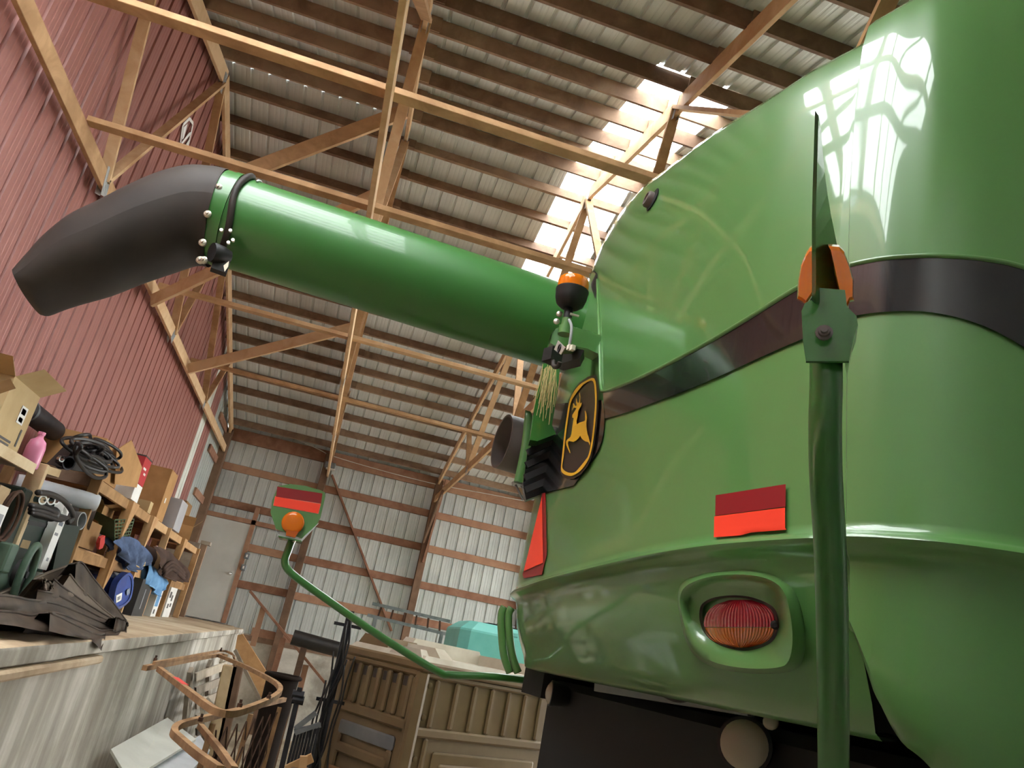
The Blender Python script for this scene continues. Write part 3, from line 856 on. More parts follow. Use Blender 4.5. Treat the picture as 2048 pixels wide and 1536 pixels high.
# ---- air duct and green mount on the far side
def duct():
    c = onY(1003, 882, 3.95); 
    ax = Vector((1, .12, 0)).normalized()
    B().lathe(c, ax, [(.150, 0), (.152, .24), (.138, .24), (.138, .0), (.150, 0)], 36, caps=False).put('air_duct', 'duct', combine, 50)
    arc_o = [onY(*p, 3.8) for p in ((1056, 822), (1063, 826), (1066, 850), (1066, 885), (1061, 915), (1052, 950), (1046, 966))]
    arc_i = [onY(*p, 3.8) for p in ((1050, 824), (1047, 850), (1044, 880), (1040, 905), (1034, 935), (1029, 958), (1028, 963))]
    b = B().grid([smooth_path(arc_o, 3), [(p + q) / 2 + Vector((-.012, -.02, 0)) for p, q in zip(smooth_path(arc_o, 3), smooth_path(arc_i, 3))], smooth_path(arc_i, 3)])
    b.grid([[p + Vector((.02, .05, 0)) for p in smooth_path(arc_o, 3)], [p + Vector((.02, .05, 0)) for p in smooth_path(arc_i, 3)]])
    b.put('duct_mount', 'green', combine, True)
    B().slab([onY(*p, 3.82) for p in ((1028, 961), (1047, 966), (1046, 970), (1028, 965))], (0, .05, 0)).put('mount_foot', 'plate', combine)
    for p, q in (((1031, 969), (1046, 1000)), ((1042, 970), (1056, 990))):
        B().tube([onY(*p, 3.85), onY(*q, 3.85)], .006, 6).put('stay', 'greyplate', combine)
    # far rear corner of the hood above the belt: dark screen with ribs
    P = [(1056, 900), (1075, 880), (1112, 868), (1116, 905), (1105, 945), (1092, 985), (1052, 1000), (1046, 968)]
    g = B().slab([onY(*p, 3.55) for p in P], (.01, .06, 0)).put('side_screen', 'black', combine)
    for a, c_ in (((1055, 905), (1110, 880)), ((1052, 930), (1108, 905)), ((1050, 955), (1103, 932)), ((1050, 980), (1097, 960))):
        B().beam(onY(*a, 3.52), onY(*c_, 3.52), .02, .03).put('screen_rib', 'matte', g)
    P = [(1086, 728), (1122, 712), (1116, 780), (1104, 850), (1112, 868), (1075, 882), (1060, 880), (1070, 810)]
    B().slab([onY(*p, 3.42) for p in P], (.02, .1, 0)).put('corner_panel', 'greenarm', combine)  # darker green painted in for the dark reflection on this panel
    rnd = random.Random(3)
    tuft = tag(B().put('straw_tuft', 'straw', combine), kind='stuff')
    b = B()
    for k in range(46):
        a0 = (1088 + rnd.uniform(-4, 24), 727 + rnd.uniform(0, 18)); a1 = (a0[0] + rnd.uniform(-16, 2) - 4, a0[1] + rnd.uniform(45, 105))
        p, q = onY(*a0, 3.37), onY(*a1, 3.37); m_ = (p + q) / 2 + Vector((rnd.uniform(-.01, .01), -.01, 0))
        b.tube([p, m_, q], .0016, 4)
    bpy.data.objects.remove(tuft)
    tag(b.put('straw_tuft', 'straw', combine), kind='stuff')
duct()

# ---- beacon on its bracket
def beacon():
    X0 = .60
    base = onX(1130, 632, X0); base.z = base.z
    r = .055
    r = 31.5 * onX(1138, 618, X0).length / FPX
    c = onX(1138, 618, X0)
    br = tag(bpy.data.objects.new('beacon', None)); 
    body = B().lathe(c, (0, 0, 1), [(0, 0), (.35 * r, .0), (.62 * r, .12 * r), (.88 * r, .35 * r), (1.0 * r, .75 * r), (1.04 * r, 1.15 * r), (1.06 * r, 1.2 * r), (1.06 * r, 1.3 * r), (0, 1.3 * r)], 32).put('beacon_base', 'matte', combine, 40)
    lens_ = B().lathe(c, (0, 0, 1), [(1.0 * r, 1.3 * r), (1.0 * r, 1.75 * r), (.97 * r, 2.0 * r), (.88 * r, 2.1 * r), (0, 2.14 * r)], 48).put('beacon_lens', 'amber', body, 40)
    B().lathe(c, (0, 0, 1), [(.45 * r, 1.3 * r), (.45 * r, 1.9 * r), (0, 1.95 * r)], 16).put('beacon_bulb', 'orangelens', body, True)
    B().tube([c + Vector((0, 0, .01)), c - Vector((0, 0, .085))], .016, 14).put('beacon_stem', 'matte', combine, True)
    B().lathe(c - Vector((0, 0, .10)), (0, 0, 1), [(.024, 0), (.024, .03), (.018, .03), (.018, .06), (0, .06)], 16).put('bracket_socket', 'green', combine, 40)
    for s, (px, py) in enumerate(((1119, 628), (1113, 643))):
        q = onX(px, py, X0 - .02)
        B().lathe(q, (-.3, -.95, 0), [(0, -.003), (.010, -.003), (.012, 0), (.010, .003), (0, .003)], 14).put('wing_nut', 'steelbolt', combine, True)
    q = onX(1149, 630, X0 - .02); B().box(q, (.03, .006, .006)).put('lock_pin', 'steelbolt', combine)
    # green bracket arm from the hood to the beacon
    hb = hit(1205, 690, 0)[0]
    tip = onX(1118, 668, X0)
    top = [(1104, 668), (1112, 658), (1130, 653), (1150, 655), (1178, 662), (1205, 672)]
    bot = [(1100, 685), (1108, 690), (1125, 692), (1150, 692), (1175, 697), (1205, 712)]
    rows = []
    def pt(px, py, f): return onX(px, py, X0 + (hb.x - X0) * f)
    fs = [0, .05, .2, .45, .75, 1.05]
    f_ = [pt(*p, f) for p, f in zip(top, fs)]; g_ = [pt(*p, f) for p, f in zip(bot, fs)]
    w = Vector((.02, .12, .015))
    b = B().grid([f_, [p + Vector((0, 0, .012)) + w * .25 for p in f_], [p + w for p in f_]])
    b.grid([g_, f_]); b.grid([[p + w for p in f_], [p + w for p in g_]]); b.grid([[p + w for p in g_], g_])
    b.put('beacon_bracket', 'green', combine, 60)
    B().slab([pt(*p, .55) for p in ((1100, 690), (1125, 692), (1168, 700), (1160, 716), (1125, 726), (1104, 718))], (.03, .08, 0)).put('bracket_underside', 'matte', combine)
    B().box(onX(1105, 712, X0 - .01), (.05, .05, .05), .4).put('horn', 'matte', combine)
    B().tube(smooth_path([onX(*p, X0 - .01) for p in ((1106, 722), (1108, 733), (1116, 733), (1120, 724))], 4), .008, 8).put('horn_lead', 'rubber', combine, True)
    tg = B().slab([onX(*p, X0 - .03) for p in ((1116, 681), (1130, 695), (1121, 709), (1108, 699))], (.003, 0, 0)).put('paper_tag', 'taggrey', combine)
    B().tube([onX(1118, 697, X0 - .033) + Vector((0, .014 * math.cos(a), .014 * math.sin(a))) for a in [k * math.pi / 6 for k in range(12)]], .0025, 6, closed=True).put('tag_mark', 'matte', tg)
    B().tube(smooth_path([onX(*p, X0 - .03) for p in ((1138, 640), (1143, 652), (1142, 672), (1138, 695))], 4), .005, 8).put('beacon_lead', 'greyplate', combine, True)
    for px, py in ((1139, 695), (1145, 696)):
        B().box(onX(px, py, X0 - .035), (.012, .016, .016), .2).put('lead_connector', 'tagwhite', combine)
beacon()

# ---- unloading auger with its rubber spout
AY, AZ, AR = 3.60, 1.725, .0
def auger():
    au = combine
    yl = AY
    l_top, l_bot = onY(500, 364, yl), onY(478, 543, yl); r_top, r_bot = onY(1105, 571, yl), onY(1085, 724, yl)
    R = ((l_top - l_bot).length + (r_top - r_bot).length) / 4 * .97
    a = (l_top + l_bot) / 2; c = (r_top + r_bot) / 2
    a.y = c.y = AY; ax = (c - a).normalized()
    end = a + ax * ((3.2 - a.x) / ax.x)
    tube = B().lathe(a - ax * .06, ax, [(R * .96, 0), (R, .0), (R, (end - a).length)], 64).put('auger_tube', 'augergreen', au, 40)
    B().lathe(a - ax * .06, ax, [(R * 1.0, -.075), (R * 1.03, -.075), (R * 1.03, -.03), (R * 1.05, -.03), (R * 1.05, .0), (R * 1.0, .0)], 64).put('end_collar', 'augergreen', tube, 40)
    # black hose strapped round the tube end and along its top
    pts = []
    u = Vector((0, 0, 1)); w = Vector((0, -1, 0))
    for k in range(15):
        t = math.radians(80 - k * 11.5)
        pts.append(a - ax * (.03 - .010 * math.sin(k * .8)) + (u * math.sin(t) + w * math.cos(t)) * (R * 1.06))
    B().tube(pts, .016, 8).put('lamp_hose', 'rubber', tube, True)
    pts = [a + ax * s + (u * math.sin(math.radians(84)) + w * math.cos(math.radians(84))) * (R * 1.03) for s in (-.02, .1, .3, .5)]
    B().tube(smooth_path(pts, 4), .012, 8).put('lamp_hose', 'rubber', tube, True)
    B().tube([a + ax * .02 + (u * math.sin(math.radians(t)) + w * math.cos(math.radians(t))) * (R * 1.03) for t in (80, 66, 54, 45)], .005, 6).put('hose_clip', 'plate', tube, True)
    # work lamp on the collar
    q = onY(436, 508, AY - R * .9)
    lm = B().lathe(q, (-.75, -.5, -.2), [(.0, -.06), (.03, -.055), (.042, -.02), (.046, .02), (.044, .03), (0, .026)], 20).put('spout_lamp', 'matte', tube, 50)
    B().box(onY(440, 535, AY - R * .8), (.07, .05, .05), .2).put('lamp_mount', 'matte', tube)
    B().slab([onY(*p, AY - R * .95) for p in ((447, 531), (458, 522), (456, 533), (449, 543))], (0, .004, 0)).put('mount_tab', 'tagwhite', tube)
    for px, py in ((443, 462), (461, 463), (466, 482), (457, 487)):
        B().lathe(onY(px, py, AY - R * 1.0), (0, -1, .1), [(.008, 0), (.008, .012), (0, .012)], 8).put('bolt', 'steelbolt', tube)
    # rubber spout: rings between the upper and lower outline
    UP = [(464, 351), (450, 347), (430, 343), (380, 340), (320, 353), (260, 378), (200, 410), (150, 438), (105, 478), (75, 516), (46, 556)]
    LO = [(408, 528), (402, 527), (396, 526), (380, 529), (340, 543), (280, 563), (215, 588), (150, 606), (112, 617), (84, 625), (68, 618)]
    rings = []
    U = smooth_path([(x, y, 0) for x, y in UP], 4); L = smooth_path([(x, y, 0) for x, y in LO], 4)
    m_ = len(U); N = 40
    for i, (p, q) in enumerate(zip(U, L)):
        t = i / (m_ - 1)
        P, Q = onY(p.x, p.y, AY), onY(q.x, q.y, AY)
        ctr = (P + Q) / 2; hv = (P - Q) / 2 * .97
        wd = R * (1.07 - .2 * t); row = []
        dent = .05 * math.exp(-((t - .52) / .13) ** 2)
        for k in range(N):
            an = 2 * math.pi * k / N
            ca, sa = math.cos(an), math.sin(an)
            f = 1 - (dent * max(0, math.cos(an - 2.1)) * 3 if True else 0) - .035 * math.sin(3 * an + 9 * t) * t
            row.append(ctr + hv * sa + Vector((0, -wd * ca * f, 0)))
        rings.append(row + [row[0]])
    inner = [[(p - Vector(r[0]).lerp(Vector(r[N // 2]), .5)) * .95 + Vector(r[0]).lerp(Vector(r[N // 2]), .5) for p in r] for r in rings]
    sp_ = B().grid(rings); sp_.grid([rings[-1], inner[-1]]); sp_.grid(inner[::-1])
    spout = sp_.put('rubber_spout', 'rubber', au, 60)
    for px, py, nm in ((437, 374, 0), (415, 428, 0), (405, 485, 0), (400, 520, 0), (407, 520, 0), (466, 353, 1)):
        B().lathe(onY(px, py, AY - R * (1.0 if not nm else .3)) , (-.2, -1, 0), [(.016, -.01), (.018, .003), (.012, .008), (.007, .008), (.007, .016), (0, .017)], 12).put('spout_bolt', 'steelbolt', spout, 40)
auger()

# ---- the two outrigger lamps
def flasher(c, axis, up, r, par, two=True):
    side_ = Vector(axis).cross(Vector(up)).normalized()
    for s in ((1, -1) if two else (1,)):
        ax = Vector(axis) * s
        l = B().lathe(c + ax * .012, ax, [(r, 0), (r * 1.03, .06 * r), (r * 1.0, .14 * r), (r * .92, .24 * r), (r * .7, .32 * r), (r * .35, .36 * r), (0, .37 * r)], 40).put('amber_lens', 'amber', par, True)
        B().lathe(c + ax * .004, ax, [(r * .95, 0), (r * .95, .02 * r), (r * .5, .06 * r), (0, .03 * r)], 24).put('lamp_dish', 'badgegold', l, True)
        B().lathe(c + ax * .010, ax, [(r * .5, 0), (r * .4, .1 * r), (r * .2, .15 * r), (0, .16 * r)], 20).put('lamp_reflector', 'orangelens', l, True)
    return l
def left_outrigger():
    Yl = 4.15
    t = thing('outrigger_lamp', 'green bent arm carrying a shield plate with red strips and round amber lamp', 'warning lamp', onY(1055, 1357, Yl))
    P = [(585, 1078), (577, 1100), (570, 1125), (585, 1148), (650, 1196), (760, 1272), (872, 1341), (905, 1350), (985, 1353), (1075, 1363)]
    pts = smooth_path([onY(*p, Yl + (.02 if i < 8 else 0)) for i, p in enumerate(P)], 5)
    B().tube(pts, .0195, 14).put('arm', 'greenarm', t, True)
    SH = [(556, 972), (580, 968), (612, 972), (640, 980), (650, 985), (651, 992), (641, 1035), (632, 1052), (606, 1078), (552, 1058), (541, 1025), (545, 1000)]
    pl = B().slab([onY(*p, Yl) for p in SH], (0, .006, 0)).put('shield_plate', 'green', t)
    lp = lambda P_, d: [onY(*p, Yl - d) for p in P_]
    B().slab(lp([(554.5, 973), (645, 987), (642, 1007), (552, 993.5)], .001), (0, -.0008, 0)).put('reflector_strip', 'reflred', pl)
    B().slab(lp([(550, 992), (642, 1007.5), (637, 1028), (546, 1011.5)], .001), (0, -.0004, 0)).put('reflector_border', 'reflline', pl)
    B().slab(lp([(550.5, 993), (641.3, 1008.3), (636.5, 1027), (546.8, 1011)], .0016), (0, -.0012, 0)).put('reflector_strip', 'reflorange', pl)
    B().slab(lp([(551, 1056), (556, 1068), (560, 1071), (602, 1080), (610, 1072), (637, 1047), (604, 1083), (556, 1074)], -.004), (0, -.03, 0)).put('plate_bracket', 'plate', t)
    B().slab(lp([(556, 1071), (602, 1081), (604, 1084), (558, 1074)], .06), (0, .12, 0)).put('plate_foot', 'greenarm', t)
    c = onY(586, 1046, Yl - .012)
    r = (onY(608, 1046, Yl) - onY(563.5, 1046, Yl)).length / 2
    flasher(c, Vector((0, -1, 0)), (0, 0, 1), r, t, False)
    B().slab([onY(*p, Yl - .02) for p in ((573, 1060), (598, 1064), (590, 1076), (572, 1072))], (0, -.02, 0)).put('lamp_neck', 'orangelens', t)
    for p in ((562, 1076), (588, 1082)):
        B().lathe(onY(*p, Yl - .01), (0, 0, -1), [(.009, -.006), (.009, .006), (0, .006)], 8).put('bolt', 'steelbolt', t)
left_outrigger()

def right_outrigger():
    # the arm swings in the vertical plane through this azimuth, seen edge-on
    az = math.radians(34.1); fw = Vector((math.sin(az), math.cos(az), 0)); rt = Vector((math.cos(az), -math.sin(az), 0))
    def P(px, py, d):     # pixel to the point at horizontal distance d along FW
        v = ray(px, py); return v * (d / v.dot(fw))
    D0 = .98
    t = thing('outrigger_lamp', 'dark green pole with edge-on plate and two-sided amber lamp in front of the machine', 'warning lamp', P(1668, 1536, 1.5) + Vector((0, 0, -.2)))
    pts = [P(1651, 640, D0), P(1652, 760, D0), P(1650, 850, D0 + .01), P(1652, 960, D0 + .04), P(1660, 1100, D0 + .09), P(1665, 1300, D0 + .16), P(1667, 1540, D0 + .25), P(1668, 1640, D0 + .30), P(1668, 1760, D0 + .5), P(1660, 1700, D0 + .9)]
    rr = .0195 * 1.03
    B().tube(smooth_path(pts, 6), rr, 16).put('arm', 'greenarm', t, True)
    # plate: lies in the plane FW x up, so only its edge shows; it leans a little so its right face is seen
    lean = (fw * .97 + rt * .0).normalized()
    A = [(1629, 222), (1633, 300), (1626, 430), (1624, 560), (1625, 600), (1640, 612), (1690, 615), (1692, 590), (1680, 520), (1660, 430), (1645, 330), (1634, 235)]
    front = [P(1630, 222, D0 - .02), P(1624, 430, D0 - .04), P(1624, 575, D0 - .06), P(1622, 600, D0 - .06)]
    back = [P(1633, 222, D0 + .02), P(1648, 380, D0 + .06), P(1683, 560, D0 + .08), P(1690, 612, D0 + .08)]
    front = smooth_path(front, 4); back = smooth_path(back, 4)
    b = B().grid([front, back]); off = rt * -.004 - fw * 0
    b.grid([[p + rt * .005 + fw * .01 for p in front], [p + rt * .005 + fw * .01 for p in back]])
    b.grid([front, [p + rt * .005 + fw * .01 for p in front]])
    b.put('edge_plate', 'greenarm', t)
    # bracket
    K = [(1603, 622), (1610, 606), (1628, 597), (1632, 575), (1690, 580), (1694, 612), (1698, 628), (1700, 660), (1698, 722), (1612, 722), (1606, 680)]
    B().slab([P(*p, D0 - .035) for p in K], fw * .006).put('bracket', 'greenarm', t)
    B().slab([P(*p, D0 - .033) for p in ((1693, 612), (1713, 632), (1716, 650), (1708, 672), (1698, 722), (1694, 700))], fw * .05).put('bracket_flange', 'greenarm', t)
    q = P(1648, 668, D0 - .04)
    B().lathe(q, -fw, [(.0095, 0), (.0105, .003), (.0105, .005), (.007, .005), (.007, .010), (.0045, .010), (.0045, .015), (0, .015)], 12).put('bolt', 'duct', t, 40)
    # amber lamp, both halves seen from the rim
    for s, L in ((-1, [(1596, 560), (1601, 530), (1612, 505), (1620, 492), (1630, 490), (1630, 585), (1612, 612), (1604, 605), (1594, 600)]), (1, [(1655, 488), (1678, 490), (1688, 500), (1700, 530), (1705, 552), (1708, 560), (1708, 602), (1700, 604), (1692, 622), (1680, 600)])):
        ctr = Vector((sum(p[0] for p in L) / len(L), sum(p[1] for p in L) / len(L)))
        b = B(); rows = []
        for d, k in ((-.03, .82), (-.022, .94), (0, 1.0), (.03, 1.0), (.055, .94), (.065, .8)):
            rows.append([P(ctr.x + (x - ctr.x) * k, ctr.y + (y - ctr.y) * k, D0 + .01 + d) for x, y in L] + [P(ctr.x + (L[0][0] - ctr.x) * k, ctr.y + (L[0][1] - ctr.y) * k, D0 + .01 + d)])
        b.grid(rows)
        n = len(L)
        b.add(rows[0][:-1], [tuple(range(n))]); b.add(rows[-1][:-1], [tuple(range(n))[::-1]])
        b.put('amber_lens', 'amber', t)
right_outrigger()
# ================================================================== things on and around the dock
def cardboard(name, c1, c2): return noisy(name, c1, c2, (5, 5, 5), .75, 0, 4, .2)
M['card'] = cardboard('cardboard', 'a57c50', 'b98f60')
M['card2'] = cardboard('dark_cardboard', '86643f', '9a7650')
M['cardpale'] = cardboard('pale_cardboard', 'b39a70', 'c2aa80')
M['white'] = noisy('white_carton', 'd9d8d2', 'ebeae4', (5, 5, 5), .6)
M['redbox'] = flat('red_carton', 'b5252a', .5)
M['ink'] = flat('printed_ink', '4a4644', .6)
M['inkgrey'] = flat('faded_print', '8f8f92', .6)
M['inkblue'] = flat('blue_print', '7d8794', .6)
M['pink'] = flat('pink_plastic', 'd884a4', .35)
M['bluep'] = noisy('blue_plastic', '2f4688', '3c54a0', (4, 4, 4), .35)
M['bluegrey'] = noisy('grey_blue_plastic', '4a5570', '5a6684', (4, 4, 4), .4)
M['binclear'] = noisy('milky_plastic', 'a8a8ac', 'b8b8ba', (4, 4, 4), .4)
M['dkgreen'] = noisy('dark_green_enamel', '1b2a24', '23352d', (3, 3, 3), .4)
M['oldgreen'] = noisy('old_green_machine_paint', '3c5240', '54695a', (6, 6, 6), .55)
M['crategreen'] = noisy('green_wire_basket', '3f5038', '566848', (6, 6, 6), .5)
M['denim'] = noisy('blue_denim', '33425c', '56688a', (9, 9, 9), .9, bmp=.4)
M['shirt'] = noisy('light_blue_cloth', '4f7fae', '7aa6cc', (6, 6, 6), .9, bmp=.3)
M['blanket'] = noisy('brown_blanket', '3a2a24', '503c32', (6, 6, 6), .95, bmp=.4)
M['tarp'] = noisy('dirty_dark_tarp', '2f2822', '55483c', (4, 4, 4), .65, 0, 6, .35, .25)
M['tarpin'] = noisy('tarp_lining', '5c5044', '74675a', (4, 4, 4), .8)
M['darkgrey'] = noisy('dark_carton', '2c2c2c', '3c3b3a', (4, 4, 4), .6)
M['hose'] = noisy('black_hose', '1c1a19', '2e2a28', (8, 8, 8), .45)
M['rust'] = noisy('rusty_steel', '7a5c42', 'a8845e', (14, 14, 14), .8, .1, 6, .3, .3)
M['rustdk'] = noisy('dark_rusty_steel', '3c2a20', '5a4030', (14, 14, 14), .75, .2, 6, .3, .2)
M['cabin'] = noisy('brown_moulded_plastic', '6f5a40', '7f6a4c', (3, 3, 3), .5, 0, 5, .4, .05)
M['cabinroof'] = noisy('pale_roof_plastic', 'b0a591', 'cfc7b8', (3, 3, 3), .45)
M['cabindk'] = noisy('dark_recess_plastic', '3a3230', '4a403a', (3, 3, 3), .5)
M['greypanel'] = noisy('grey_panel', '6c6c6c', '84827e', (3, 3, 3), .5)
M['teal'] = noisy('teal_plastic', '6cc4ba', '86d4ca', (3, 3, 3), .4)
M['steeldk'] = noisy('dark_steel', '26262a', '3e3e42', (9, 9, 9), .45, .6)
M['steelgrey'] = noisy('grey_steel', '6a6e70', '8a8e90', (9, 9, 9), .45, .6)
M['boardwhite'] = noisy('white_sheet_board', 'c9c8be', 'dcdbd2', (3, 3, 3), .6)
M['pipewhite'] = noisy('white_roll', 'c0c4c8', 'd8dade', (4, 4, 4), .5)
M['redcloth'] = flat('red_cloth', 'c03a34', .85)
M['bindark'] = noisy('dark_brown_bin', '1c1613', '2a221d', (5, 5, 5), .92, spec=.1)
M['rug'] = noisy('grey_rubble', '4c463e', '7a7266', (12, 12, 12), .9, bmp=.6)

SX = -1.9                       # front of the long shelf
TOPZ, MIDZ = .80, .24
# ---- long timber shelf
def long_shelf():
    t = thing('storage_shelf', 'long open timber shelf full of boxes along the red wall', 'shelf', (-2.2, 9.9, DOCKZ))
    y0, y1 = 6.78, 13.15
    ys_ = [6.80, 8.05, 9.15, 10.3, 11.5, 13.1]
    for k, (a, c) in enumerate(zip(ys_[:-1], ys_[1:])):
        for z in (TOPZ, MIDZ - .0 * k):
            b = B()
            B().beam((-2.22, a + .005, z - .02), (-2.22, c - .005, z - .02), .6, .03).put('shelf_board', 'shelf', t)
            B().beam((SX + .0, a, z - .065), (SX + .0, c, z - .065), .035, .09, bevel=.003).put('front_rail', 'shelf', t)
    for k, yv in enumerate(ys_):
        for xx in (SX + .02, -2.52):
            B().beam((xx, yv, DOCKZ), (xx, yv, TOPZ - .02), .085, .038, up=(0, 1, 0), bevel=.003).put('upright', 'shelf', t)
        for z in (TOPZ - .06, MIDZ - .06):
            B().beam((SX, yv, z), (-2.5, yv, z), .035, .09).put('cross_rail', 'lumber', t)
        if k in (1, 2, 4):      # plywood gussets nailed in the corners
            B().slab([(SX + .045, yv - .02, TOPZ - .02), (SX + .045, yv + .26, TOPZ - .02), (SX + .045, yv - .0, TOPZ - .42), (SX + .045, yv - .02, TOPZ - .42)], (.012, 0, 0)).put('gusset', 'ply', t)
    for a, c in ((8.05, 8.6), (10.3, 10.9)):
        B().slab([(SX + .045, a - .02, MIDZ - .02), (SX + .045, a + .22, MIDZ - .02), (SX + .045, a, MIDZ - .34), (SX + .045, a - .02, MIDZ - .34)], (.012, 0, 0)).put('gusset', 'ply', t)
    return t
long_shelf()
def near_shelf():
    t = thing('storage_shelf', 'near timber shelf with pale front post at the left picture edge', 'shelf', (-2.1, 5.0, DOCKZ))
    B().beam((-2.15, 3.6, .55), (-2.15, 5.05, .55), .8, .035).put('shelf_board', 'greywood', t)
    B().beam((-2.15, 3.6, .05), (-2.15, 4.5, .05), .75, .035).put('shelf_board', 'greywood', t)
    B().beam((-1.75, 3.6, .545), (-1.75, 5.05, .545), .02, .06).put('front_rail', 'paleboard', t)
    a, c = onX(84, 928, -1.85), onX(10, 1082, -1.85)
    B().beam((-1.85, a.y - .02, DOCKZ), (-1.85, a.y - .02, a.z), .10, .045, up=(0, 1, 0), bevel=.003).put('upright', 'paleboard', t)
    B().beam((-2.5, a.y, DOCKZ), (-2.5, a.y, .56), .10, .045, up=(0, 1, 0)).put('upright', 'greywood', t)
    for px, py, s in ((105, 944, .0), (43, 1087, .0)):
        q = onX(px, py, -1.83)
        B().beam(q + Vector((-.1, -.13, 0)), q + Vector((.03, .02, 0)), .04, .05).put('peg_board', 'paleboard', t)
    q = onX(38, 1065, -1.82); B().box(q, (.03, .07, .16)).put('cleat', 'paleboard', t)
    return t
near_shelf()

# ---- boxes
def carton(name, label, mat, px, X, size, z, cat='box', rz=0, flaps=0, group=None, lid=None, marks=()):
    """PX is the near lower front corner in the picture, X the plane of its front"""
    q = onX(*px, X); dx, dy, dz = size
    c = Vector((X - dx / 2, q.y + dy / 2, z + dz / 2))
    t = thing(name, label, cat, (c.x, c.y, z), group)
    b = B().box(c, (dx, dy, dz), rz)
    b.put('body', mat, t)
    Rz = Matrix.Rotation(rz, 3, 'Z')
    def W(a, b_, c_): return c + Rz @ Vector((a * dx / 2, b_ * dy / 2, c_ * dz / 2))
    if flaps:
        for (a0, b0, a1, b1, ox, oy) in ((1, -1, 1, 1, .35, 0), (-1, -1, -1, 1, -.2, 0), (-1, -1, 1, -1, 0, -.3), (-1, 1, 1, 1, 0, .3)):
            p, q_ = W(a0, b0, 1), W(a1, b1, 1); o = Rz @ Vector((ox * dx, oy * dy, flaps * dx))
            B().slab([p, q_, q_ + o, p + o], (0, .004, .001)).put('flap', mat, t)
    else:
        B().box(W(0, 0, 1.004), (dx * .12, dy * .98, .003), rz).put('tape', lid or 'cardpale', t)
    for (f, u0, v0, u1, v1, m_) in marks:      # prints: on the front (f) or on the near end (e)
        if f == 'f': P = [W(1.01, u0, v0), W(1.01, u1, v0), W(1.01, u1, v1), W(1.01, u0, v1)]; th = (.0015, 0, 0)
        else: P = [W(u0, -1.01, v0), W(u1, -1.01, v0), W(u1, -1.01, v1), W(u0, -1.01, v1)]; th = (0, -.0015, 0)
        B().slab(P, th).put('print', m_, t)
    return t
# on the near shelf
def at_px(px, X): return onX(*px, X)
carton('cardboard_box', 'open cardboard box with white label on the near shelf', 'cardpale', (-20, 868), -1.80, (.34, .42, .36), .57, flaps=.22,
       marks=(('f', .1, -.1, .55, .45, 'white'), ('f', .18, .2, .46, .38, 'ink'), ('f', .18, -.04, .46, .1, 'inkgrey'), ('f', .62, -.75, .72, -.2, 'ink'), ('f', -.6, -.75, .3, -.68, 'ink'), ('f', -.55, -.86, .25, -.8, 'ink')))
q = onX(68, 905, -1.86)
t = thing('plastic_jug', 'pink plastic jug beside the labelled cardboard box', 'jug', (q.x, q.y, .57))
B().lathe((q.x, q.y, .57), (0, 0, 1), [(.05, 0), (.054, .01), (.054, .13), (.045, .17), (.022, .19), (.018, .2), (.018, .21)], 16).put('body', 'pink', t, 40)
B().lathe((q.x, q.y, .78), (0, 0, 1), [(.022, 0), (.022, .02), (0, .02)], 12).put('cap', 'pink', t)
q0, q1 = onX(-10, 752, -2.3), onX(104, 872, -2.3)
t = thing('metal_pipe', 'dark metal stove pipe lying behind the labelled box', 'pipe', (q0.x, q0.y, .6))
q1.z = q0.z = max(.68, (q0.z + q1.z) / 2)
B().lathe(q0, q1 - q0, [(.075, 0), (.08, .0), (.08, (q1 - q0).length), (.07, (q1 - q0).length), (.07, 0)], 20, caps=False).put('pipe_body', 'steeldk', t, 40)
B().lathe(q0 + (q1 - q0) * .5, q1 - q0, [(.084, 0), (.084, .03), (.08, .03)], 20).put('pipe_seam', 'steelgrey', t, 40)
carton('cardboard_box', 'tall cardboard box standing against the red wall above the stove pipe', 'card', (-30, 790), -2.32, (.2, .42, .34), .78)
carton('seed_bag_box', 'crumpled brown paper parcel at the left picture edge', 'card2', (-75, 828), -1.80, (.26, .22, .2), .57, 'parcel', rz=.2, flaps=.3)
